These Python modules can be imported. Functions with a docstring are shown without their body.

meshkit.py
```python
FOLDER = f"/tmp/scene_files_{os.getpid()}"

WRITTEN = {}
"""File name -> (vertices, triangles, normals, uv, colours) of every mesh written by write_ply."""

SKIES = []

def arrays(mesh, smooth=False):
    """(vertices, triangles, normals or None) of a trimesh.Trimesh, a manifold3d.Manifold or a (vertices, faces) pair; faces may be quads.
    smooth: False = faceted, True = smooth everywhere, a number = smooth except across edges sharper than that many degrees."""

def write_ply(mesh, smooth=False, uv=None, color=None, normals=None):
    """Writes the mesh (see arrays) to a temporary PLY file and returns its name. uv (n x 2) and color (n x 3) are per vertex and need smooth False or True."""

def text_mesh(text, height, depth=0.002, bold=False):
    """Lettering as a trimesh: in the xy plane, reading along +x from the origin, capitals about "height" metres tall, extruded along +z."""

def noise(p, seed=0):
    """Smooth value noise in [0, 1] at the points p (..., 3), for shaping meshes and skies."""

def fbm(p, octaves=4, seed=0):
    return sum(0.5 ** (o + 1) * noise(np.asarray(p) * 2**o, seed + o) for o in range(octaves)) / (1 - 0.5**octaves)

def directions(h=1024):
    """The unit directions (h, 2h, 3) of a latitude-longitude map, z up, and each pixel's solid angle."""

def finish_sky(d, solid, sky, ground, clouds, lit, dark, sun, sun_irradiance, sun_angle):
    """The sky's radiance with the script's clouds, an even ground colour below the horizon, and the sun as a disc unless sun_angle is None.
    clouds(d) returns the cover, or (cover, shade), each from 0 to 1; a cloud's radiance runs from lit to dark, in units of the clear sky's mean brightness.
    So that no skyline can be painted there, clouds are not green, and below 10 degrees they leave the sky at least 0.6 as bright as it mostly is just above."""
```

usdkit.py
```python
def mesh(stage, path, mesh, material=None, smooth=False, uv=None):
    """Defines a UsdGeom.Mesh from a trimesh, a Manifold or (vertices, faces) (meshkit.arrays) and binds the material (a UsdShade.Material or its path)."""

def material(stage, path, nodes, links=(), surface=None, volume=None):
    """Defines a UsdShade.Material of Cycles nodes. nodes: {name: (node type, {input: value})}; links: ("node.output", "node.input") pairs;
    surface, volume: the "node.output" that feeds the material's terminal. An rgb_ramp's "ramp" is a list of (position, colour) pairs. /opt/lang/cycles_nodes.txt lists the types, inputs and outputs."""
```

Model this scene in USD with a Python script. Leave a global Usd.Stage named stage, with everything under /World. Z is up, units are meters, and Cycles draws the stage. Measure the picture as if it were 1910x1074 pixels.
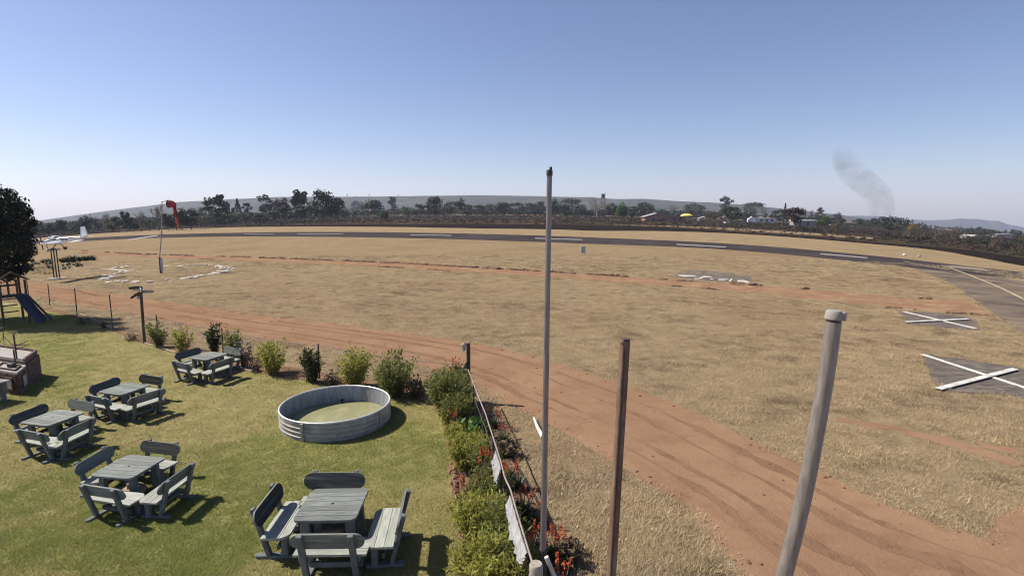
import math, random
import numpy as np, trimesh, shapely, usdkit, meshkit
from shapely.geometry import Polygon, LineString, box as sbox, Point
from scipy.spatial import Delaunay
from pxr import Usd, UsdGeom, UsdLux, UsdShade, Gf, Sdf, Vt

# ------------------------------------------------------------------ camera, sky, sun, exposure
EXPOSURE = 0.9
SKY_STRENGTH = 0.060
SUN_INTENSITY = 1.25
SUN_AZ, SUN_EL = math.radians(-78.0), math.radians(48.0)
HAZE_DENSITY = 0.00012
F, CX, CY, H = 1000.0, 955.0, 537.0, 5.2
TH = math.atan(147.0 / F)

stage = Usd.Stage.CreateInMemory()
UsdGeom.SetStageUpAxis(stage, UsdGeom.Tokens.z)
UsdGeom.SetStageMetersPerUnit(stage, 1.0)
world = UsdGeom.Xform.Define(stage, '/World')
stage.SetDefaultPrim(world.GetPrim())
UsdGeom.Scope.Define(stage, '/World/Looks')

cam = UsdGeom.Camera.Define(stage, '/World/camera')
cam.CreateHorizontalApertureAttr(20.955)
cam.CreateVerticalApertureAttr(20.955 * 575 / 1024)
cam.CreateFocalLengthAttr(20.955 * F / 1910.0)
cam.CreateClippingRangeAttr(Gf.Vec2f(0.1, 20000))
cam.CreateExposureAttr(EXPOSURE)
cam.AddTranslateOp().Set(Gf.Vec3d(0, 0, H))
cam.AddRotateXOp().Set(90 - math.degrees(TH))

sun_dir = np.array([math.sin(SUN_AZ) * math.cos(SUN_EL), math.cos(SUN_AZ) * math.cos(SUN_EL), math.sin(SUN_EL)])
sky = UsdLux.DomeLight.Define(stage, '/World/sky')
skymat = usdkit.material(stage, '/World/Looks/sky_air', {
    's': ('sky_texture', {'sky_type': 'single_scattering', 'sun_disc': False, 'sun_elevation': SUN_EL, 'sun_rotation': SUN_AZ,
                          'altitude': 1100.0, 'air_density': 1.0, 'aerosol_density': 0.9, 'ozone_density': 1.2}),
    't': ('mix_color', {'blend_type': 'multiply', 'fac': 1.0, 'b': (0.99, 0.955, 1.09), 'use_clamp': False}),
    'b': ('background_shader', {'strength': SKY_STRENGTH})}, [('s.color', 't.a'), ('t.result', 'b.color')], surface='b.background')
UsdShade.MaterialBindingAPI.Apply(sky.GetPrim()).Bind(skymat)
sky.GetPrim().SetCustomDataByKey('kind', 'structure')
sky.GetPrim().SetCustomDataByKey('label', 'clear blue winter sky, paler towards the horizon')

sun = UsdLux.DistantLight.Define(stage, '/World/sun')
sun.CreateIntensityAttr(SUN_INTENSITY)
sun.CreateAngleAttr(0.53)
sun.CreateNormalizeAttr(True)
sun.CreateColorAttr(Gf.Vec3f(1.0, 0.93, 0.82))
sun.AddTransformOp().Set(Gf.Matrix4d().SetRotate(Gf.Rotation(Gf.Vec3d(0, 0, 1), Gf.Vec3d(*sun_dir))))

# ------------------------------------------------------------------ land form and where things stand
def ground(x, y):
    """Height of the land: level near the camera, falling away gently to both sides further out."""
    x, y = np.asarray(x, float), np.asarray(y, float)
    t = np.clip(x / np.maximum(y, 1.0), -1.0, 1.0)
    s = np.where(t > 0, 0.047, 0.036) * (t / 0.955) ** 2
    a = np.maximum(0, y - 18.0)
    return -s * a * a / (a + 8.0)

def ray(px, py):
    a, b = (px - CX) / F, (py - CY) / F
    return np.array([a, math.cos(TH) - b * math.sin(TH), -math.sin(TH) - b * math.cos(TH)])

def V(px, py, z=0.0):
    """The point of the land (or z above it) seen at a pixel of the photograph."""
    r = ray(px, py)
    lo, hi = 0.5, 20000.0
    f = lambda t: H + r[2] * t - float(ground(r[0] * t, r[1] * t)) - z
    # first crossing
    ts = np.geomspace(2, 12000, 500)
    vals = H + r[2] * ts - ground(r[0] * ts, r[1] * ts) - z
    k = np.argmax(vals < 0)
    lo, hi = ts[k - 1], ts[k]
    for _ in range(40):
        m = (lo + hi) / 2
        if f(m) > 0: lo = m
        else: hi = m
    return np.array([r[0] * lo, r[1] * lo, H + r[2] * lo])

def at(px, py, Y):
    r = ray(px, py)
    return np.array([0, 0, H]) + r * (Y / r[1])

def VP(pts):
    return np.array([V(*p)[:2] for p in pts])

# ------------------------------------------------------------------ scene helpers
names = {}
def fresh(path):
    n = names.get(path, -1) + 1
    names[path] = n
    return path if n == 0 else f'{path}_{n:03d}'

def tag(prim, label=None, cat=None, group=None, kind=None):
    p = prim.GetPrim() if hasattr(prim, 'GetPrim') else prim
    for k, v in (('label', label), ('category', cat), ('group', group), ('kind', kind)):
        if v: p.SetCustomDataByKey(k, v)
    return p

def put(name, mesh, material, parent='/World', smooth=False, label=None, cat=None, group=None, kind=None):
    if isinstance(mesh, list): mesh = join(mesh)
    path = fresh((parent if isinstance(parent, str) else str(parent.GetPath())) + '/' + name)
    m = usdkit.mesh(stage, path, mesh, material, smooth=smooth)
    tag(m, label, cat, group, kind)
    return m.GetPrim()

def thing(name, label, cat, loc=(0, 0, 0), rot=0.0, group=None, kind=None):
    x = UsdGeom.Xform.Define(stage, fresh('/World/' + name))
    x.AddTranslateOp().Set(Gf.Vec3d(*map(float, loc)))
    x.AddRotateZOp().Set(float(rot))
    x.AddScaleOp().Set(Gf.Vec3f(1, 1, 1))
    return tag(x, label, cat, group, kind)

def copy_of(src, label, loc, rot=0.0, scale=1.0, group=None):
    base = str(src.GetPath())
    x = UsdGeom.Xform.Define(stage, fresh(base))
    p = x.GetPrim()
    p.GetReferences().AddInternalReference(src.GetPath())
    p.SetInstanceable(True)
    p.GetAttribute('xformOp:translate').Set(Gf.Vec3d(*map(float, loc)))
    p.GetAttribute('xformOp:rotateZ').Set(float(rot))
    p.GetAttribute('xformOp:scale').Set(Gf.Vec3f(*([float(scale)] * 3 if np.ndim(scale) == 0 else map(float, scale))))
    tag(p, label, src.GetCustomDataByKey('category'), group or src.GetCustomDataByKey('group'))
    return p

def join(ms):
    vs, fs, n = [], [], 0
    for m in ms:
        v, f = (m.vertices, m.faces) if hasattr(m, 'vertices') else m
        v, f = np.asarray(v, float), np.asarray(f, int)
        if f.shape[1] == 4: f = np.vstack([f[:, [0, 1, 2]], f[:, [0, 2, 3]]])
        vs.append(v); fs.append(f + n); n += len(v)
    return np.vstack(vs), np.vstack(fs)

def rotz(a):
    c, s = math.cos(a), math.sin(a)
    return np.array([[c, -s, 0], [s, c, 0], [0, 0, 1.0]])

def rot_axis(axis, a):
    return trimesh.transformations.rotation_matrix(a, axis)[:3, :3]

def xf(m, R=None, t=(0, 0, 0)):
    v, f = (m.vertices, m.faces) if hasattr(m, 'vertices') else m
    v = np.asarray(v, float)
    if R is not None: v = v @ np.asarray(R).T
    return v + np.asarray(t, float), np.asarray(f)

def box(c, s, R=None, bev=0.0):
    """A box with chamfered edges."""
    s = np.asarray(s, float)
    if bev <= 0:
        m = trimesh.creation.box(s)
        return xf(m, R, c)
    b = min(bev, 0.45 * s.min())
    pts = []
    for sx in (-1, 1):
        for sy in (-1, 1):
            for sz in (-1, 1):
                h = s / 2 * np.array([sx, sy, sz])
                for k in range(3):
                    d = np.array([sx, sy, sz]) * b
                    d[k] = 0
                    pts.append(h - d)
    m = trimesh.convex.convex_hull(np.array(pts))
    return xf(m, R, c)

def extr(poly, h, R=None, t=(0, 0, 0)):
    ps = list(poly.geoms) if hasattr(poly, 'geoms') else [poly]
    return xf(join([trimesh.creation.extrude_polygon(p, h, engine='earcut') for p in ps if p.area > 1e-7]), R, t)

def tube(pts, radii, n=8, cap=True):
    pts = np.asarray(pts, float)
    radii = np.broadcast_to(np.asarray(radii, float), len(pts))
    tang = np.gradient(pts, axis=0)
    tang /= np.linalg.norm(tang, axis=1, keepdims=True) + 1e-12
    up = np.array([0, 0, 1.0]) if abs(tang[0][2]) < 0.9 else np.array([0, 1.0, 0])
    vs = []
    u = np.cross(tang[0], up); u /= np.linalg.norm(u)
    for p, r, t in zip(pts, radii, tang):
        u = u - t * (u @ t); u /= np.linalg.norm(u) + 1e-12
        w = np.cross(t, u)
        a = np.arange(n) / n * 2 * np.pi
        vs.append(p + r * (np.cos(a)[:, None] * u + np.sin(a)[:, None] * w))
    k = len(pts)
    v = np.vstack(vs)
    f = []
    for i in range(k - 1):
        for j in range(n):
            a, b = i * n + j, i * n + (j + 1) % n
            f += [[a, b, b + n], [a, b + n, a + n]]
    if cap:
        v = np.vstack([v, pts[0], pts[-1]])
        for j in range(n):
            f.append([k * n, (j + 1) % n, j])
            f.append([k * n + 1, (k - 1) * n + j, (k - 1) * n + (j + 1) % n])
    return v, np.array(f)

def lathe(profile, n=48):
    """Revolves (r, z) pairs; closed when the first pair is repeated at the end."""
    prof = np.asarray(profile, float)
    a = np.arange(n) / n * 2 * np.pi
    v = np.stack([prof[:, None, 0] * np.cos(a), prof[:, None, 0] * np.sin(a), np.repeat(prof[:, 1][:, None], n, 1)], -1).reshape(-1, 3)
    f = []
    for i in range(len(prof) - 1):
        for j in range(n):
            p, q = i * n + j, i * n + (j + 1) % n
            f += [[p, q, q + n], [p, q + n, p + n]]
    return v, np.array(f)

def wob(s, seed, scale):
    """Smooth signed noise along a length."""
    s = np.asarray(s, float)
    return 2 * meshkit.fbm(np.stack([s / scale, 0 * s + seed * 7.3, 0 * s + 0.5], -1), 4, seed) - 1

def resample(p, n):
    p = np.asarray(p, float)
    d = np.r_[0, np.cumsum(np.linalg.norm(np.diff(p, axis=0), axis=1))]
    s = np.linspace(0, d[-1], n)
    return np.stack([np.interp(s, d, p[:, k]) for k in range(p.shape[1])], 1), s

def smooth_line(p, n=200):
    p = np.asarray(p, float)
    q = p
    for _ in range(3):
        q = np.vstack([q[:1], np.repeat(q[1:-1], 1, 0), q[-1:]])
        a = 0.75 * q[:-1] + 0.25 * q[1:]
        b = 0.25 * q[:-1] + 0.75 * q[1:]
        q = np.vstack([q[:1], np.stack([a, b], 1).reshape(-1, 2), q[-1:]])
    return resample(q, n)[0]

def ragged(line, amp, scale, seed):
    q = np.asarray(line, float)
    s = np.r_[0, np.cumsum(np.linalg.norm(np.diff(q, axis=0), axis=1))]
    t = np.gradient(q, axis=0); t /= np.linalg.norm(t, axis=1, keepdims=True) + 1e-9
    nrm = np.stack([-t[:, 1], t[:, 0]], 1)
    return q + nrm * (amp * wob(s, seed, scale))[:, None]

def ribbon(A, B, nv, off, crown=0.0):
    w = np.linspace(0, 1, nv)
    p = A[:, None, :] * (1 - w)[None, :, None] + B[:, None, :] * w[None, :, None]
    z = ground(p[..., 0], p[..., 1]) + off + crown * (1 - (2 * w - 1) ** 2)[None]
    v = np.concatenate([p, z[..., None]], -1).reshape(-1, 3)
    n = len(A)
    f = []
    for i in range(n - 1):
        for j in range(nv - 1):
            a = i * nv + j
            f += [[a, a + nv, a + nv + 1], [a, a + nv + 1, a + 1]]
    f = np.array(f)
    c = np.cross(v[f[0, 1]] - v[f[0, 0]], v[f[0, 2]] - v[f[0, 0]])
    return v, (f if c[2] > 0 else f[:, ::-1])

def sheet(poly, cell, off, seed=0, rough=0.0, rscale=0.4):
    """A sheet draped on the land inside a polygon, with an uneven edge."""
    ring, _ = resample(np.asarray(poly.exterior.coords), max(12, int(poly.length / max(0.08, cell * 0.3))))
    if rough: ring = ragged(ring, rough, rscale, seed + 3); ring[-1] = ring[0]
    poly = Polygon(ring).buffer(0)
    if hasattr(poly, 'geoms'): poly = max(poly.geoms, key=lambda g: g.area)
    x0, y0, x1, y1 = poly.bounds
    g = np.stack(np.meshgrid(np.arange(x0, x1, cell), np.arange(y0, y1, cell)), -1).reshape(-1, 2)
    g = g[shapely.contains_xy(poly.buffer(-cell * 0.3), g[:, 0], g[:, 1])]
    b = np.asarray(poly.exterior.coords)[:-1]
    p = np.vstack([b, g]) if len(g) else b
    tri = Delaunay(p).simplices
    c = p[tri].mean(1)
    tri = tri[shapely.contains_xy(poly, c[:, 0], c[:, 1])]
    a = p[tri]
    e1, e2 = a[:, 1] - a[:, 0], a[:, 2] - a[:, 0]; cr = e1[:, 0] * e2[:, 1] - e1[:, 1] * e2[:, 0]
    tri = tri[np.abs(cr) > 1e-9]; cr = cr[np.abs(cr) > 1e-9]
    tri[cr < 0] = tri[cr < 0][:, ::-1]
    v = np.c_[p, ground(p[:, 0], p[:, 1]) + off]
    return (v, tri), poly

# ------------------------------------------------------------------ materials
def mat(name, c1, c2=None, scale=4.0, detail=5, rough=0.8, bump=0.0, bscale=40.0, metal=0.0, spec=0.3, lo=0.35, hi=0.65, pos=False, stretch=(1, 1, 1), distort=0.0, coat=0.0, rand=0.0, c3=None, scale3=20.0, amt3=0.5):
    n = {'tc': ('geometry', {}) if pos else ('texture_coordinate', {}),
         'mp': ('mapping', {'scale': stretch}),
         'p': ('principled_bsdf', {'roughness': rough, 'metallic': metal, 'specular_ior_level': spec, 'base_color': c1, 'coat_weight': coat})}
    l = [(('tc.position' if pos else 'tc.object'), 'mp.vector')]
    out = None
    if c2 is not None:
        n['n1'] = ('noise_texture', {'scale': scale, 'detail': detail, 'roughness': 0.6, 'distortion': distort})
        n['r1'] = ('rgb_ramp', {'ramp': [(lo, c1), (hi, c2)]})
        l += [('mp.vector', 'n1.vector'), ('n1.fac', 'r1.fac')]
        out = 'r1.color'
    if c3 is not None:
        n['n3'] = ('noise_texture', {'scale': scale3, 'detail': 6, 'roughness': 0.7})
        n['r3'] = ('rgb_ramp', {'ramp': [(0.5, (0, 0, 0)), (0.68, (amt3,) * 3)]})
        n['m3'] = ('mix_color', {'b': c3})
        n['k3'] = ('rgb_to_bw', {})
        l += [('mp.vector', 'n3.vector'), ('n3.fac', 'r3.fac'), ('r3.color', 'k3.color'), ('k3.val', 'm3.fac'), (out, 'm3.a')]
        out = 'm3.result'
    if rand:
        n['oi'] = ('object_info', {})
        n['rm'] = ('map_range', {'value': 0.5, 'from_min': 0.0, 'from_max': 1.0, 'to_min': 1 - rand, 'to_max': 1 + rand})
        n['hv'] = ('hsv', {'hue': 0.5, 'saturation': 1.0, 'fac': 1.0, 'color': c1})
        l += [('oi.random', 'rm.value'), ('rm.result', 'hv.value')]
        if out: l.append((out, 'hv.color'))
        out = 'hv.color'
    if out: l.append((out, 'p.base_color'))
    if bump:
        n['n2'] = ('noise_texture', {'scale': bscale, 'detail': 6, 'roughness': 0.65})
        n['bp'] = ('bump', {'strength': 1.0, 'distance': bump})
        l += [('mp.vector', 'n2.vector'), ('n2.fac', 'bp.height'), ('bp.normal', 'p.normal')]
    return usdkit.material(stage, '/World/Looks/' + name, n, l, surface='p.BSDF')

def leaf_mat(name, c1, c2, trans=0.25, rough=0.6, inst=0.0):
    """Leaves: each face takes its own tone between two colours, and some light passes through."""
    n = {'g': ('geometry', {}), 'r': ('rgb_ramp', {'ramp': [(0, c1), (1, c2)]}),
         'p': ('principled_bsdf', {'roughness': rough, 'specular_ior_level': 0.3}),
         't': ('translucent_bsdf', {}), 'm': ('mix_closure', {'fac': trans})}
    l = [('g.random_per_island', 'r.fac')]
    col = 'r.color'
    if inst:
        n['oi'] = ('object_info', {})
        n['rm'] = ('map_range', {'from_min': 0.0, 'from_max': 1.0, 'to_min': 1 - inst, 'to_max': 1 + inst})
        n['hv'] = ('hsv', {'hue': 0.5, 'saturation': 1.0, 'fac': 1.0})
        l += [('oi.random', 'rm.value'), ('rm.result', 'hv.value'), ('r.color', 'hv.color')]
        col = 'hv.color'
    l += [(col, 'p.base_color'), (col, 't.color'), ('p.BSDF', 'm.closure1'), ('t.BSDF', 'm.closure2')]
    return usdkit.material(stage, '/World/Looks/' + name, n, l, surface='m.closure')

def ground_mat(name, layers, bump, bscale, rough=0.95, stretch=(1, 1, 1)):
    """layers: (colour, scale, low, high, amount) mixed in by noise, the first one being the base."""
    n = {'g': ('geometry', {}), 'mp': ('mapping', {'scale': stretch}), 'p': ('principled_bsdf', {'roughness': rough, 'specular_ior_level': 0.3 if rough < .5 else 0.0})}
    l = [('g.position', 'mp.vector')]
    out = None
    for i, (c, sc, lo, hi, amt) in enumerate(layers):
        if i == 0:
            n['c0'] = ('color', {'value': c}); out = 'c0.color'; continue
        n[f'n{i}'] = ('noise_texture', {'scale': sc, 'detail': 7, 'roughness': 0.62, 'distortion': 0.3})
        n[f'r{i}'] = ('map_range', {'from_min': lo, 'from_max': hi, 'to_min': 0.0, 'to_max': amt, 'clamp': True})
        n[f'm{i}'] = ('mix_color', {'b': c})
        l += [('mp.vector', f'n{i}.vector'), (f'n{i}.fac', f'r{i}.value'), (f'r{i}.result', f'm{i}.fac'), (out, f'm{i}.a')]
        out = f'm{i}.result'
    l.append((out, 'p.base_color'))
    n['nb'] = ('noise_texture', {'scale': bscale, 'detail': 8, 'roughness': 0.7})
    n['bp'] = ('bump', {'strength': 1.0, 'distance': bump})
    l += [('mp.vector', 'nb.vector'), ('nb.fac', 'bp.height'), ('bp.normal', 'p.normal')]
    return usdkit.material(stage, '/World/Looks/' + name, n, l, surface='p.BSDF')

MT = {}
MT['field'] = ground_mat('dry_field', [((.185, .138, .085), 0, 0, 0, 0), ((.23, .178, .112), 1.3, .45, .62, .8), ((.14, .10, .055), 3.5, .5, .66, .75),
                                       ((.15, .095, .058), .11, .46, .64, .55), ((.11, .078, .042), 11, .52, .68, .7), ((.31, .245, .145), 17, .55, .7, .6)], .05, 9)
MT['verge'] = ground_mat('verge_grass', [((.215, .162, .10), 0, 0, 0, 0), ((.17, .124, .074), .4, .45, .62, .8), ((.13, .088, .05), 2.0, .55, .7, .6)], .04, 5)
MT['lawn'] = ground_mat('lawn_grass', [((.24, .205, .095), 0, 0, 0, 0), ((.18, .19, .055), .32, .5, .66, .5), ((.22, .18, .09), .9, .5, .65, .7), ((.10, .09, .035), 9, .5, .68, .7), ((.22, .19, .08), 21, .52, .7, .5)], .03, 22)
MT['dirt'] = ground_mat('red_dirt', [((.185, .112, .069), 0, 0, 0, 0), ((.22, .138, .086), .5, .42, .62, .8), ((.15, .078, .048), 1.6, .5, .7, .6), ((.25, .16, .105), 6, .58, .75, .5), ((.12, .066, .042), 20, .6, .75, .5)], .02, 14)
MT['track'] = ground_mat('track_dirt', [((.19, .11, .07), 0, 0, 0, 0), ((.24, .17, .10), .8, .45, .62, .8), ((.13, .08, .05), 3, .5, .7, .7)], .03, 8)
MT['bed'] = ground_mat('bed_soil', [((.15, .085, .055), 0, 0, 0, 0), ((.25, .17, .10), 1.8, .45, .62, .8), ((.08, .05, .035), 6, .5, .66, .7), ((.34, .26, .15), 18, .56, .7, .6)], .05, 16)
MT['asphalt'] = ground_mat('runway_asphalt', [((.040, .034, .036), 0, 0, 0, 0), ((.058, .050, .051), .35, .4, .65, .8), ((.027, .023, .025), .08, .45, .65, .6)], .005, 60, rough=.85)
MT['taxi'] = ground_mat('taxiway_asphalt', [((.105, .085, .07), 0, 0, 0, 0), ((.165, .128, .098), .22, .42, .62, .8), ((.05, .042, .04), .3, .5, .66, .85), ((.21, .155, .11), 3, .56, .7, .5)], .01, 40)
MT['burnt'] = ground_mat('burnt_ground', [((.014, .011, .011), 0, 0, 0, 0), ((.03, .023, .021), .6, .45, .65, .8), ((.015, .012, .012), 2, .5, .65, .7)], .05, 4)
MT['scrubsoil'] = ground_mat('scrub_soil', [((.034, .025, .019), 0, 0, 0, 0), ((.08, .056, .036), .04, .52, .66, .8), ((.06, .045, .035), .3, .45, .65, .8)], .1, 2)
MT['gravel'] = ground_mat('pad_gravel', [((.095, .082, .075), 0, 0, 0, 0), ((.17, .145, .125), 2.2, .45, .62, .7), ((.05, .043, .04), 5, .5, .66, .8), ((.26, .22, .17), 14, .58, .72, .5)], .02, 40, stretch=(.6, 1.6, 1))
MT['white'] = mat('white_paint', (.55, .54, .51), (.42, .40, .36), 3, rough=.7, lo=.5, hi=.75)
MT['cross'] = mat('worn_white_boards', (.46, .45, .42), (.33, .31, .28), 2.2, rough=.8, lo=.45, hi=.7, pos=True, c3=(.17, .14, .11), scale3=3.5, amt3=.8)
MT['line'] = mat('line_paint', (.24, .225, .215), (.13, .118, .115), 1.2, rough=.8, lo=.45, hi=.75, pos=True)
MT['yline'] = mat('faded_line_paint', (.34, .27, .16), (.19, .155, .11), 1.5, rough=.8, pos=True)
MT['wood'] = mat('weathered_boards', (.105, .115, .108), (.175, .185, .17), 2.2, rough=.72, lo=.38, hi=.64, stretch=(1.5, 14, 14), bump=.002, bscale=14, rand=.24, c3=(.06, .065, .06), scale3=6, amt3=.55)
MT['seat'] = mat('pale_seat_boards', (.20, .21, .185), (.31, .315, .275), 2.2, rough=.72, lo=.38, hi=.64, stretch=(1.5, 14, 14), bump=.002, bscale=14, rand=.2, c3=(.11, .115, .10), scale3=6, amt3=.5)
MT['woodx'] = mat('weathered_frame', (.075, .083, .085), (.115, .122, .118), 2.5, rough=.75, stretch=(6, 6, 2), bump=.002, bscale=20, rand=.10)
MT['galv'] = mat('galvanised_steel', (.30, .285, .265), (.21, .20, .19), 4, rough=.45, metal=.25, spec=.5, c3=(.52, .50, .46), scale3=5, amt3=.35)
MT['galvin'] = mat('tank_inside', (.17, .18, .20), (.25, .26, .275), 5, rough=.6, metal=.2, stretch=(3, 3, .5), c3=(.42, .42, .41), scale3=7, amt3=.5)
MT['rim'] = mat('tank_rim', (.62, .62, .60), (.48, .48, .47), 8, rough=.45, metal=.4)
MT['algae'] = ground_mat('shallow_green_water', [((.205, .20, .105), 0, 0, 0, 0), ((.265, .255, .15), 1.6, .45, .6, .8), ((.16, .16, .08), .9, .5, .68, .7), ((.20, .18, .08), 7, .62, .72, .6)], .004, 5, rough=.22)
MT['pole_galv'] = mat('pole_galvanised', (.23, .205, .185), (.135, .12, .112), 3.5, rough=.5, metal=.3, spec=.5, stretch=(8, 8, 1.2), c3=(.16, .14, .125), scale3=40, amt3=.7, bump=.001, bscale=60)
MT['pole_steel'] = mat('pole_grey_steel', (.20, .185, .185), (.14, .13, .135), 6, rough=.4, metal=.5, spec=.5, stretch=(4, 4, .6))
MT['rust'] = mat('rusty_steel', (.105, .058, .04), (.17, .12, .09), 5, rough=.75, metal=.15, stretch=(3, 3, .7), c3=(.07, .035, .025), scale3=14, amt3=.8, bump=.002, bscale=50)
MT['black'] = mat('black_plastic', (.02, .02, .022), (.035, .035, .035), 8, rough=.5)
MT['darksteel'] = mat('dark_steel', (.05, .038, .034), (.085, .06, .05), 12, rough=.6, metal=.2)
MT['timber'] = mat('dark_timber', (.04, .027, .02), (.075, .05, .036), 4, rough=.8, stretch=(8, 8, 1))
MT['post'] = mat('grey_post', (.30, .27, .23), (.20, .175, .145), 6, rough=.85, stretch=(6, 6, 1.5), bump=.003, bscale=30)
MT['bark'] = mat('tree_bark', (.10, .075, .055), (.17, .135, .105), 3, rough=.9)
MT['palebark'] = mat('pale_bark', (.24, .205, .175), (.33, .29, .25), 3, rough=.9)
MT['plastic'] = mat('white_sheeting', (.36, .35, .36), (.22, .215, .225), 9, rough=.55, bump=.02, bscale=20)
MT['rail'] = mat('pinkish_rail', (.26, .215, .205), (.18, .145, .135), 7, rough=.6)
MT['wire'] = mat('fence_wire', (.12, .10, .09), None, rough=.6, metal=.4)
MT['brick'] = mat('dark_brick', (.065, .036, .028), (.105, .058, .042), 6, rough=.9, bump=.004, bscale=40, rand=.3)
MT['mortar'] = mat('brick_mortar', (.06, .05, .044), (.09, .075, .065), 9, rough=.95)
MT['concrete'] = mat('pale_concrete', (.27, .25, .23), (.20, .185, .17), 5, rough=.85, bump=.003, bscale=30)
MT['slide'] = mat('blue_slide', (.035, .048, .08), (.05, .062, .09), 3, rough=.4)
MT['redbrick'] = mat('far_red_brick', (.20, .10, .075), (.26, .14, .10), 1.2, rough=.9)
MT['roofsheet'] = mat('roof_sheeting', (.30, .28, .27), (.23, .215, .21), .8, rough=.6)
MT['plaster'] = mat('pale_plaster', (.55, .47, .45), (.44, .38, .36), .8, rough=.9)
MT['whiteplaster'] = mat('white_plaster', (.72, .68, .65), (.60, .56, .53), .8, rough=.9)
MT['greywall'] = mat('grey_wall', (.25, .23, .23), (.20, .18, .18), .8, rough=.9)
MT['yellow'] = mat('yellow_canopy', (.78, .62, .16), (.70, .50, .10), .8, rough=.6)
MT['windowdark'] = mat('dark_window', (.03, .03, .035), None, rough=.2, spec=.5)
MT['tank'] = mat('brown_tank', (.055, .035, .035), (.09, .055, .05), 1, rough=.7)
MT['planewhite'] = mat('aircraft_white', (.78, .78, .77), (.70, .70, .69), 1.5, rough=.3, spec=.5, coat=.3)
MT['planestripe'] = mat('aircraft_dark_stripe', (.02, .03, .035), None, rough=.3, spec=.5)
MT['glass'] = usdkit.material(stage, '/World/Looks/canopy_glass', {'t': ('transparent_bsdf', {'color': (.75, .82, .8)}), 'g': ('glossy_bsdf', {'roughness': .05, 'color': (.9, .9, .9)}), 'f': ('fresnel', {'IOR': 1.6}), 'm': ('mix_closure', {})},
                              [('f.fac', 'm.fac'), ('t.BSDF', 'm.closure1'), ('g.BSDF', 'm.closure2')], surface='m.closure')
MT['letters'] = mat('purple_lettering', (.10, .05, .14), None, rough=.5)
MT['sock'] = mat('windsock_fabric', (.30, .042, .025), (.14, .022, .03), 2.2, rough=.8, lo=.45, hi=.6)
MT['orange'] = mat('windsock_tail', (.55, .12, .035), (.36, .05, .03), 2.5, rough=.8)
MT['clod'] = mat('dark_clods', (.10, .055, .035), (.17, .10, .06), 4, rough=.95)
MT['stone'] = mat('limewashed_stone', (.50, .45, .39), (.36, .31, .255), 2.5, rough=.85, bump=.01, bscale=9, rand=.12)
MT['kerb'] = mat('bed_edging', (.30, .235, .18), (.19, .14, .10), 4, rough=.9, bump=.005, bscale=20)

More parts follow.
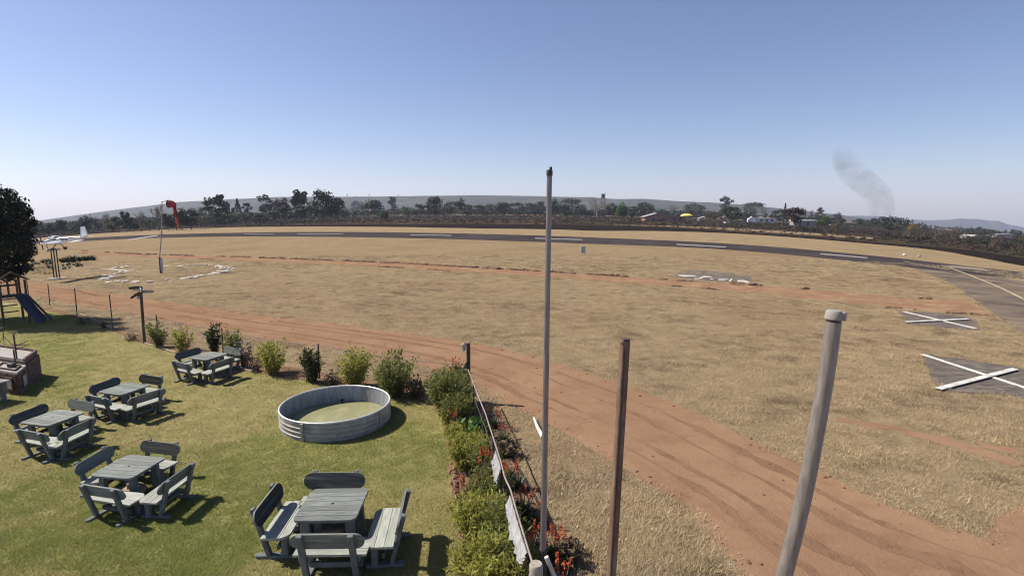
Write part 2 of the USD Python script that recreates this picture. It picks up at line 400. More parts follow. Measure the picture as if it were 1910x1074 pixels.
LF = {
    'dark': leaf_mat('leaves_dark', (.019, .030, .011), (.055, .070, .026), .18),
    'olive': leaf_mat('leaves_olive', (.034, .038, .017), (.08, .078, .036), .15),
    'green': leaf_mat('leaves_green', (.045, .075, .02), (.10, .14, .04), .2),
    'bright': leaf_mat('leaves_bright', (.06, .12, .022), (.12, .20, .04), .25),
    'red': leaf_mat('leaves_reddish', (.06, .038, .034), (.125, .082, .07), .1),
    'bare': leaf_mat('leaves_bare_twigs', (.13, .105, .09), (.25, .205, .175), .05),
    'tan': leaf_mat('leaves_tan', (.10, .072, .042), (.20, .15, .085), .15),
    'yellow': leaf_mat('leaves_yellow', (.22, .15, .035), (.36, .26, .06), .2),
    'scrub': leaf_mat('leaves_scrub', (.036, .026, .021), (.092, .066, .05), .1, inst=.35),
    'shrub': leaf_mat('shrub_leaves', (.15, .165, .045), (.46, .45, .15), .5),
    'shrubyellow': leaf_mat('shrub_leaves_yellow', (.27, .265, .055), (.62, .56, .17), .5),
    'shrubdark': leaf_mat('shrub_leaves_dark', (.05, .06, .018), (.27, .27, .08), .35),
    'blackgreen': leaf_mat('near_tree_leaves', (.010, .016, .009), (.035, .046, .022), .12, rough=.4),
    'aloe': leaf_mat('aloe_leaves', (.07, .085, .035), (.19, .18, .08), .15),
    'flower': leaf_mat('aloe_flowers', (.42, .085, .035), (.66, .20, .09), .25),
    'flowerdull': leaf_mat('aloe_flowers_dull', (.30, .06, .035), (.48, .12, .07), .2),
    'strawdark': leaf_mat('brown_straw_blades', (.14, .10, .06), (.36, .265, .165), .3, inst=.3),
    'lawngreen': leaf_mat('lawn_green_blades', (.22, .245, .055), (.50, .50, .14), .4, inst=.25),
    'straw': leaf_mat('straw_blades', (.40, .31, .185), (.76, .63, .42), .35, inst=.3),
    'lawnblade': leaf_mat('lawn_blades', (.31, .275, .10), (.66, .57, .28), .4, inst=.25),
}

rng = np.random.default_rng(11)

# ------------------------------------------------------------------ ground and its surfaces
def axis(step, near, far, grow=1.13):
    a = list(np.arange(0, near + .1, step)); d = step
    while a[-1] < far:
        d *= grow; a.append(a[-1] + d)
    return np.array(a)
ax = axis(2.0, 150, 5200)
gx = np.r_[-ax[:0:-1], ax]
gy = np.r_[-axis(4.0, 40, 60)[:0:-1], axis(2.0, 200, 4900)]
X, Y = np.meshgrid(gx, gy, indexing='ij')
gv = np.stack([X, Y, ground(X, Y)], -1).reshape(-1, 3)
ny = len(gy)
I, J = np.meshgrid(np.arange(len(gx) - 1), np.arange(ny - 1), indexing='ij')
a = (I * ny + J).ravel()
gf = np.vstack([np.c_[a, a + ny, a + ny + 1], np.c_[a, a + ny + 1, a + 1]])
put('ground', (gv, gf), MT['field'], smooth=True, kind='structure', label='dry tan winter grass field around the airstrip')

# runway
RU = smooth_line(VP([(-60, 462), (0, 455.5), (60, 449.5), (170, 443.5), (280, 438), (400, 435), (500, 433.4), (600, 432.6), (700, 433.2), (800, 434.5), (960, 438), (1100, 443), (1240, 448.5), (1350, 454), (1450, 461), (1600, 474), (1700, 484.5), (1800, 496), (1910, 507.5), (2000, 518)]), 300)
RL = smooth_line(VP([(-60, 472), (0, 464), (60, 456), (170, 448.8), (280, 444), (400, 441.5), (500, 441), (600, 441.8), (700, 443), (800, 445), (960, 450), (1100, 455), (1240, 459.5), (1350, 465), (1450, 473), (1600, 488), (1700, 499), (1800, 510.5), (1910, 520), (2000, 530)]), 300)
runway = thing('runway', 'dark grey asphalt airstrip running across behind the field', None, kind='structure')
put('surface', ribbon(RU, RL, 9, .02), MT['asphalt'], runway)
def mark(name, quad, parent, material=None, off=.03):
    q = VP(quad)
    A, _ = resample(q[[0, 1]], 20); B, _ = resample(q[[3, 2]], 20)
    put(name, ribbon(A, B, 2, off), material or MT['line'], parent)
for x0, y0, x1, y1, w in [(455, 436.9, 510, 436.4, .5), (555, 436.2, 640, 436.7, .7), (765, 437.7, 842, 439.0, .9), (998, 444.0, 1086, 446.8, 1.2), (1262, 455.2, 1354, 460.4, 1.5), (1530, 472.8, 1618, 480.4, 1.8), (1770, 495.6, 1842, 503.2, 2.1)]:
    mark('centre_line_dash', [(x0, y0), (x1, y1), (x1, y1 + w), (x0, y0 + w)], runway)
mark('threshold_line', [(292, 438.8), (296, 439.8), (243, 448), (233, 447.6)], runway)

# taxiway
TL = smooth_line(VP([(1640, 491.5), (1690, 497), (1735, 512), (1775, 528), (1800, 546), (1830, 568), (1870, 596), (1910, 624), (1960, 660)]), 80)
TR = smooth_line(VP([(1800, 505), (1850, 512), (1885, 522), (1930, 528), (1975, 535), (2020, 548), (2050, 565), (2090, 590), (2140, 620)]), 80)
taxi = thing('taxiway', 'worn grey taxiway leaving the runway at the right', None, kind='structure')
put('surface', ribbon(TL, TR, 10, .012), MT['taxi'], taxi)
for pts in ([(1772, 500), (1800, 510), (1840, 526), (1875, 541), (1912, 560), (1960, 582)], [(1745, 514.5), (1800, 518), (1850, 524), (1912, 535), (1960, 543)], [(1685, 487.5), (1730, 497), (1760, 503), (1790, 508)]):
    c = smooth_line(VP(pts), 60)
    t = np.gradient(c, axis=0); t /= np.linalg.norm(t, axis=1, keepdims=True)
    nrm = np.stack([-t[:, 1], t[:, 0]], 1) * .13
    put('guide_line', ribbon(c + nrm, c - nrm, 2, .032), MT['yline'], taxi)

# verge beyond the runway, burnt strip, scrub soil
BL = ragged(smooth_line(VP([(-60, 456), (60, 444.5), (170, 436.5), (300, 428), (400, 424.5), (500, 423), (600, 422.6), (750, 423.5), (870, 426), (1000, 427.5), (1060, 428.5), (1100, 431), (1250, 431), (1380, 436), (1510, 445), (1600, 453), (1750, 466), (1850, 485), (1910, 496), (2000, 508)]), 300), .8, 9, 5)
BU = ragged(smooth_line(VP([(-60, 452), (60, 441.5), (170, 434), (300, 426), (400, 422.6), (500, 420.6), (600, 419.5), (750, 418.6), (870, 418.4), (1000, 419), (1060, 419), (1100, 420.5), (1250, 424.5), (1380, 433), (1510, 441.5), (1600, 450), (1750, 461), (1850, 472), (1910, 482), (2000, 494)]), 300), 1.5, 7, 6)
put('grass_verge', ribbon(BL, RU, 9, .008), MT['verge'], kind='structure', label='pale dry grass verge beyond the runway')
put('burnt_strip', ribbon(BU, BL, 6, .015), MT['burnt'], kind='structure', label='black burnt firebreak strip along the far verge')
SC = smooth_line(VP([(-60, 441), (60, 433), (170, 425), (300, 416), (400, 412), (500, 408.5), (600, 405), (750, 402), (870, 401), (1000, 401.5), (1100, 403), (1250, 406), (1380, 411), (1510, 418), (1600, 424), (1750, 434), (1850, 441), (1910, 446), (2000, 455)]), 300)
put('scrub_ground', ribbon(SC, BU, 9, .03), MT['scrubsoil'], kind='structure', label='bare scrubby ground below the far trees')

# the dirt track across the field
KU = ragged(smooth_line(VP([(150, 468), (240, 474), (340, 477), (480, 481), (600, 485.5), (700, 489.5), (800, 494.5), (960, 504), (1080, 511), (1200, 519), (1280, 525), (1400, 531.5), (1500, 539), (1600, 548), (1700, 557), (1815, 562)]), 260), .35, 2.2, 8)
KL = ragged(smooth_line(VP([(150, 472), (240, 478), (340, 482.5), (480, 487.5), (600, 492.5), (700, 497), (800, 502.5), (960, 512.5), (1080, 521), (1200, 529.5), (1280, 535.5), (1400, 545), (1500, 556), (1600, 568), (1700, 579), (1850, 588)]), 260), .45, 2.5, 9)
track = thing('dirt_track', 'narrow reddish track crossing the field before the runway', None, kind='structure')
put('surface', ribbon(KU, KL, 7, .008), MT['track'], track)
bm = []
for line, prob, hh in ((KU, .62, .16), (KL, .25, .09)):
    P2, s = resample(line, 900)
    on = wob(s, 21 if line is KU else 22, 5) + wob(s, 25, 1.3) * .6 > (0.05 if line is KU else .3)
    for k in np.nonzero(on)[0]:
        r = hh * rng.uniform(.5, 1.2)
        m = trimesh.creation.icosphere(0, 1.0)
        v = m.vertices * [r * 1.9, r * 1.0, r * .9] * rng.uniform(.7, 1.3, (12, 1))
        x, y = P2[k] + rng.normal(0, .06, 2)
        bm.append((v @ rotz(rng.uniform(-.6, .6)).T + [x, y, float(ground(x, y)) + .02], m.faces))
put('soil_bank', bm, MT['clod'], track, kind='stuff')

# the dirt road
DU = ragged(smooth_line(VP([(-40, 512), (40, 523), (100, 532), (200, 545), (300, 561), (400, 576), (500, 590), (600, 601), (700, 613), (800, 626), (870, 637), (940, 651), (1000, 667), (1090, 692), (1180, 722), (1330, 783), (1500, 868), (1650, 938), (1760, 980), (1910, 1030)]).tolist() + [[9.6, 6.9], [14, 5.6], [22, 4.5]], 420), .16, .9, 12)
DL = ragged(smooth_line(VP([(-40, 540), (40, 550), (100, 561), (200, 578), (300, 597), (400, 617), (500, 634), (600, 648), (700, 665), (800, 686), (880, 716), (960, 762), (1050, 804), (1140, 862), (1230, 915), (1280, 950), (1330, 1005), (1390, 1074)]).tolist() + [[3.2, 4.5], [6, 2.2], [22, -3]], 420), .16, .9, 13)
ln_ = LineString(DL)
sp_ = np.maximum.accumulate([ln_.project(Point(q)) for q in DU])
sp_ = np.interp(np.arange(len(sp_)), np.arange(0, len(sp_), 6), sp_[::6]) if len(sp_) else sp_
DLfull = DL
DL = np.array([ln_.interpolate(t).coords[0] for t in sp_])
road = thing('dirt_road', 'wide red dirt road sweeping between the lawn and the field', None, kind='structure')
rm_, _ = sheet(max(getattr(Polygon(np.vstack([DU, DLfull[::-1]])).buffer(0), 'geoms', [Polygon(np.vstack([DU, DLfull[::-1]])).buffer(0)]), key=lambda q: q.area), .5, .006)
put('surface', rm_, MT['dirt'], road)
rut_m = ground_mat('tyre_ruts', [((.155, .092, .058), 0, 0, 0, 0), ((.176, .105, .066), .9, .40, .56, .97), ((.12, .07, .045), 4, .5, .66, .6)], .03, 14)
for k, (w, wd) in enumerate(((.24, .20), (.38, .26), (.66, .28), (.80, .18))):
    c = DU * (1 - w) + DL * w
    c = c[20 + 30 * (k % 3): len(c) - 10]
    t = np.gradient(c, axis=0); t /= np.linalg.norm(t, axis=1, keepdims=True) + 1e-9
    nr = np.stack([-t[:, 1], t[:, 0]], 1)
    s_ = np.r_[0, np.cumsum(np.linalg.norm(np.diff(c, axis=0), axis=1))]
    c = c + nr * (.35 * wob(s_, 60 + k, 14))[:, None]
    on = np.clip(wob(s_, 70 + k, 4) * 2.6 + .35, 0.02, 1) * (.7 + .9 * wob(s_, 80 + k, .35))
    hw = (wd * np.clip(on, .02, 1.3))[:, None]
    put('tyre_rut', ribbon(c + nr * hw, c - nr * hw, 3, .010), rut_m, road)
road_poly = Polygon(np.vstack([DU, DL[::-1]])).buffer(.001)
side = Polygon(VP([(1815, 1010), (1850, 985), (1872, 950), (1905, 935), (1990, 945), (1990, 1074), (1830, 1050)]))
(sm, side_poly) = sheet(side, .25, .004, 31, .18, .6)
put('dirt_apron', sm, MT['dirt'], kind='structure', label='bare red dirt patch opening off the road at the right edge')
bare = []
for pts, sd in (([(1560, 777), (1620, 785), (1700, 800), (1700, 806), (1620, 797), (1560, 786)], 41), ([(1690, 802), (1770, 815), (1850, 842), (1905, 865), (1900, 872), (1830, 850), (1750, 826), (1690, 812)], 42), ([(1815, 822), (1905, 838), (1905, 850), (1840, 838)], 43)):
    m, pl = sheet(Polygon(VP(pts)), .12, .004, sd, .22, .5)
    bare.append(pl)
    put('bare_soil', m, MT['dirt'], kind='structure', label=['thin red bare soil streak in the dry grass, left end', 'long red bare soil streak running to the right frame edge', 'short upper red soil streak at the right frame edge'][sd - 41])

st_m = []
gs = np.random.default_rng(66)
for k in range(420):
    i_ = gs.integers(120, len(DU) - 1); w_ = gs.choice([gs.uniform(.02, .98), gs.uniform(.0, .08), gs.uniform(.92, 1.0)])
    x, y = DU[i_] * (1 - w_) + DL[i_] * w_
    m = trimesh.creation.icosphere(0, 1.0); r = gs.uniform(.012, .04)
    st_m.append((m.vertices * [r, r * gs.uniform(.7, 1.4), r * .7] * gs.uniform(.75, 1.25, (12, 1)) @ rotz(gs.uniform(0, 6)).T + [x, y, float(ground(x, y)) + .01], m.faces))
put('road_stones', st_m, MT['clod'], kind='stuff', label='loose small stones and clods scattered over the dirt road', cat='stones')

# lawn and garden bed
edge_px = [(-60, 558), (0, 560), (60, 572), (130, 590), (200, 614), (268, 642), (330, 660), (440, 691), (540, 704), (600, 717), (700, 737), (790, 748), (822, 764), (834, 795), (840, 830), (846, 880), (852, 940), (862, 1000), (872, 1074)]
edge = smooth_line(VP(edge_px), 300)
LE = ragged(edge, .05, .35, 51)
near_end = [LE[-1][0] + .25, 3.0]
lawn_ring = Polygon(np.vstack([LE, [near_end, [-40, 3.0], [-40, LE[0][1]]]]))
lm, lawn_poly = sheet(lawn_ring, .8, .004)
put('lawn', lm, MT['lawn'], kind='structure', label='mown green and straw coloured lawn with the picnic tables')

corner = np.array([-1.18, 14.0]); endpost = np.array([.30, 5.85])
def fence_base(px, top, h, base=None):
    if base: return V(px, base)
    r = V(px, top, h); return np.array([r[0], r[1], float(ground(r[0], r[1]))])
FP = [(-45, 520, 556), (4, 517, 556), (55, 519, 562), (93, 529, 570), (144, 538, 590), (211, 549, 616), (296, 588, 640), (417, 612, 669), (596, 641, 707)]
fpos = [V(x, b) for x, t, b in FP]
fh = [at(x, t, p[1])[2] - p[2] for (x, t, b), p in zip(FP, fpos)]
fence_line = np.vstack([[p[:2] for p in fpos], corner, endpost])
out_line = smooth_line(VP([(-60, 553), (55, 560), (150, 592), (211, 612), (300, 634), (417, 660), (596, 694), (760, 722), (868, 738), (900, 748), (930, 800), (965, 880), (1000, 945), (1035, 1020), (1060, 1074)]), 300)
bed_ring = Polygon(np.vstack([edge, [[edge[-1][0] + .1, 4.5], [1.0, 4.5]], out_line[::-1]])).buffer(0)
if hasattr(bed_ring, 'geoms'): bed_ring = max(bed_ring.geoms, key=lambda g: g.area)
bm_, bed_poly = sheet(bed_ring, .35, .010, 61, .07, .4)
put('garden_bed', bm_, MT['bed'], kind='structure', label='brown soil bed along the fence round the lawn')
# the low edging of the bed
def path3(line, z): return np.c_[line, ground(line[:, 0], line[:, 1]) + z]
q = VP([(150, 586), (175, 597), (212, 616)]); put('bed_edging', tube(path3(resample(q, 12)[0], .03), .035, 6), MT['kerb'], label='pale edging pole left of the signpost on the bed', cat='edging')
q = VP([(270, 641), (300, 650), (328, 659)]); put('bed_edging', tube(path3(resample(q, 12)[0], .03), .035, 6), MT['kerb'], label='edging pole on the lawn edge right of the signpost', cat='edging')
q = VP([(448, 689), (478, 696)]); put('bed_edging', tube(path3(resample(q, 8)[0], .03), .035, 6), MT['kerb'], label='short edging pole beside the right bench of the farthest table', cat='edging')
# clods along the lawn's cut edge at the right bed
cl = []
q, s = resample(edge[edge[:, 0] > -2.0], 260)
for k in range(len(q)):
    if q[k][1] < 14 and wob(s[k:k + 1], 77, .5)[0] > -.25:
        m = trimesh.creation.icosphere(0, 1.0); r = rng.uniform(.03, .07)
        cl.append((m.vertices * [r, r * 1.5, r] * rng.uniform(.7, 1.3, (12, 1)) + [q[k][0] + rng.normal(0, .02), q[k][1], .015], m.faces))
put('soil_clods', cl, MT['clod'], kind='stuff', label='dark soil clods along the cut edge of the lawn', cat='soil')

# hills
def ridge(name, crest, Y0, Yf, Yb, material, label, amp):
    xs = np.linspace(crest[0][0], crest[-1][0], 260)
    cy = np.interp(xs, [c[0] for c in crest], [c[1] for c in crest])
    rows = []
    for k, (w, yy) in enumerate([(0, Yf), (.18, Yf + .25 * (Y0 - Yf)), (.5, Yf + .5 * (Y0 - Yf)), (.85, Yf + .8 * (Y0 - Yf)), (1, Y0), (.6, Y0 + .4 * (Yb - Y0)), (0, Yb)]):
        r = []
        for x, y in zip(xs, cy):
            top = at(x, y, Y0)
            px = top[0] * yy / Y0
            gz = float(ground(px, yy)) - 8
            nz = amp * (meshkit.fbm(np.array([px / 120, yy / 120, .3]), 4, 3) - .5) * 2
            r.append([px, yy, gz + (top[2] - gz) * w + nz * (0.3 if w == 1 else 1)])
        rows.append(r)
    v = np.array(rows).reshape(-1, 3); n = len(xs)
    f = []
    for i in range(len(rows) - 1):
        for j in range(n - 1):
            q = i * n + j
            f += [[q, q + 1, q + n + 1], [q, q + n + 1, q + n]]
    put(name, (v, np.array(f)), material, smooth=True, kind='structure', label=label)
MT['ridge'] = ground_mat('ridge_bush', [((.045, .047, .036), 0, 0, 0, 0), ((.085, .078, .058), .01, .45, .6, .8), ((.022, .026, .02), .05, .45, .6, .9), ((.11, .10, .07), .004, .55, .65, .5)], 6.0, .06)
ridge('hills', [(-350, 452), (-100, 428), (70, 412), (200, 393.5), (330, 377), (440, 371), (520, 367.5), (640, 367), (760, 366.2), (870, 364), (930, 364.8), (1000, 366), (1100, 368), (1150, 371.5), (1200, 371), (1260, 375), (1330, 378), (1400, 383), (1480, 391), (1560, 400), (1620, 408), (1680, 418)], 2500, 1500, 3300, MT['ridge'], 'long low bush covered ridge behind the trees', 6)
ridge('hills', [(1500, 409), (1560, 405), (1600, 402), (1640, 404), (1690, 409), (1730, 411), (1770, 410), (1790, 407.6), (1825, 409), (1850, 412), (1862, 411.8), (1880, 418.5), (1910, 424), (1960, 428), (2100, 450)], 4300, 3500, 4800, MT['ridge'], 'faint distant blue hills at the far right', 5)

# ------------------------------------------------------------------ trees
def leaf_quads(c, size, rng, up=.3, aspect=.8, outward=None):
    """One small bent leaf face (two triangles) at each point of c."""
    n = len(c)
    d = rng.normal(0, 1, (n, 3)); d[:, 2] += up * 2
    if outward is not None: d += outward * 1.2
    d /= np.linalg.norm(d, axis=1, keepdims=True) + 1e-9
    a = np.cross(d, rng.normal(0, 1, (n, 3))); a /= np.linalg.norm(a, axis=1, keepdims=True) + 1e-9
    b = np.cross(d, a)
    s = size * rng.uniform(.55, 1.35, (n, 1))
    a, b = a * s, b * s * aspect
    v = np.stack([c - a, c - b * .8, c + a, c + b * .8], 1)
    v[:, 1] += d * s * .2
    i = np.arange(n)[:, None] * 4
    return v.reshape(-1, 3), np.vstack([i + [0, 1, 2], i + [0, 2, 3]])

def blob(center, rad, n, rng, shell=.55):
    d = rng.normal(0, 1, (n, 3)); d /= np.linalg.norm(d, axis=1, keepdims=True)
    r = shell + (1 - shell) * rng.random((n, 1)) ** .6
    r *= 1 + .18 * rng.normal(0, 1, (n, 1))
    return np.asarray(center) + d * r * np.asarray(rad), d

def build_tree(kind, h, w, rng, dens=1.0):
    """(trunk mesh, crown mesh) standing at the origin."""
    R = w / 2
    limbs, cr = [], []
    leaf = max(.16, .042 * h)
    base_r = .022 * h + .05
    def limb(p0, p1, r0, r1, sag=.1):
        m = (np.asarray(p0) + np.asarray(p1)) / 2 + rng.normal(0, sag, 3)
        limbs.append(tube([p0, m, p1], [r0, (r0 + r1) / 2, r1], 5, False))
    def lobe(c, rad, n, up=.3, shell=.5):
        p, d = blob(c, rad, int(n * dens), rng, shell)
        cr.append(leaf_quads(p, leaf, rng, up, outward=d))
    fork = np.array([rng.normal(0, .02 * h), rng.normal(0, .02 * h), h * .25])
    if kind == 'acacia':
        limb([0, 0, -.3], fork, base_r, base_r * .75)
        for k in range(11):
            a = rng.uniform(0, 2 * math.pi); q = math.sqrt(rng.random()) * .78
            c = np.array([math.cos(a) * q * R, math.sin(a) * q * R, h * (.86 - .22 * q * q + rng.normal(0, .035))])
            limb(fork, c - [0, 0, .06 * h], base_r * .5, base_r * .15, .04 * h)
            lobe(c, [R * .38, R * .38, h * .11], 64, .6)
        for k in range(7):
            a = rng.uniform(0, 2 * math.pi); q = rng.uniform(.3, .85)
            c = np.array([math.cos(a) * q * R, math.sin(a) * q * R, h * rng.uniform(.38, .62)])
            limb(fork, c, base_r * .4, base_r * .12, .03 * h)
            lobe(c, [R * .34, R * .34, h * .13], 44, .3)
    elif kind == 'dome':
        limb([0, 0, -.3], fork, base_r, base_r * .8)
        for k in range(22):
            a = rng.uniform(0, 2 * math.pi); e = math.asin(rng.uniform(-.85, 1))
            c = np.array([math.cos(a) * math.cos(e) * R * .68, math.sin(a) * math.cos(e) * R * .68, h * (.56 + .33 * math.sin(e))])
            limb(fork, c, base_r * .45, base_r * .12, .03 * h)
            lobe(c, [R * .36, R * .36, h * .15], 62)
    elif kind == 'gum':
        top = np.array([rng.normal(0, .04 * h), 0, h * .93])
        limb([0, 0, -.3], top * .55, base_r, base_r * .6, .02 * h); limb(top * .55, top, base_r * .6, base_r * .2, .02 * h)
        for k in range(22):
            z = rng.uniform(.22, .97); a = rng.uniform(0, 2 * math.pi); q = R * rng.uniform(.25, .85) * (1.15 - abs(z - .68) * 1.6)
            c = np.array([math.cos(a) * q, math.sin(a) * q, h * z])
            limb(top * (z - .14), c, base_r * .35, base_r * .1, .02 * h)
            lobe(c, [R * .30, R * .30, h * .065], 42, .2)
    elif kind == 'conifer':
        limb([0, 0, -.3], [0, 0, h * .95], base_r, base_r * .2, 0)
        n = int(650 * dens)
        z = rng.random(n) ** 1.6; a = rng.uniform(0, 2 * math.pi, n)
        q = R * (1 - z) ** .75 * (.6 + .4 * rng.random(n)) * (1 + .16 * np.sin(z * 40 + a * 2))
        cr.append(leaf_quads(np.stack([np.cos(a) * q, np.sin(a) * q, h * (.07 + .93 * z)], 1), leaf * .9, rng, .0))
    elif kind == 'bare':
        limb([0, 0, -.3], fork, base_r, base_r * .8)
        for k in range(12):
            a = rng.uniform(0, 2 * math.pi); e = rng.uniform(.35, 1.3)
            tip = fork + np.array([math.cos(a) * math.cos(e) * R * .95, math.sin(a) * math.cos(e) * R * .95, math.sin(e) * h * .66])
            limb(fork, tip, base_r * .5, .025, .05 * h)
            for j in range(5):
                t = rng.uniform(.35, .95); p0 = fork + (tip - fork) * t
                p1 = p0 + rng.normal(0, 1, 3) * [R * .26, R * .26, h * .09] + [0, 0, h * .05]
                limb(p0, p1, base_r * .18, .02, .02 * h)
                p, d = blob((p0 + p1) / 2, [R * .2, R * .2, h * .08], int(13 * dens), rng, .2)
                cr.append(leaf_quads(p, leaf * .6, rng, 0, .25))
    elif kind == 'bush':
        for k in range(4): limb([0, 0, -.2], [rng.normal(0, R * .3), rng.normal(0, R * .3), h * .5], base_r * .4, .03)
        for k in range(9):
            a = rng.uniform(0, 2 * math.pi); q = math.sqrt(rng.random()) * .7
            lobe([math.cos(a) * q * R, math.sin(a) * q * R, h * rng.uniform(.25, .72)], [R * .4, R * .4, h * .26], 62)
    elif kind == 'palm':
        limb([0, 0, -.3], [0, 0, h * .8], base_r, base_r * .8, .02)
        for k in range(16):
            a = k * 2.4; e = rng.uniform(-.3, 1.0)
            pts = [np.array([math.cos(a) * t * R, math.sin(a) * t * R, h * .8 + math.sin(e) * t * h * .3 - t * t * h * .16]) for t in np.linspace(0, 1, 6)]
            sd = np.array([-math.sin(a), math.cos(a), 0]) * .12 * R
            v = np.array([q for i, p in enumerate(pts) for q in (p - sd * (1 - i / 6), p + sd * (1 - i / 6))])
            f = np.array([[2 * i, 2 * i + 1, 2 * i + 3] for i in range(5)] + [[2 * i, 2 * i + 3, 2 * i + 2] for i in range(5)])
            cr.append((v, f))
    return join(limbs), join(cr)

def tree_px(x, base, top, w, kind, leaves, name, label, group=None, bark='bark', seed=None):
    p = V(x, base)
    Zc = p[1] * math.cos(TH) + (H - p[2]) * math.sin(TH)
    h = at(x, top, p[1])[2] - p[2]
    wid = w / F * Zc
    r = np.random.default_rng(int(x * 7 + top * 3))
    tr, cr = build_tree(kind, h, wid, r)
    t = thing(name, label, 'tree' if kind != 'bush' else 'shrub', p, r.uniform(0, 360), group)
    put('trunk', tr, MT[bark], t); put('crown', cr, LF[leaves], t)

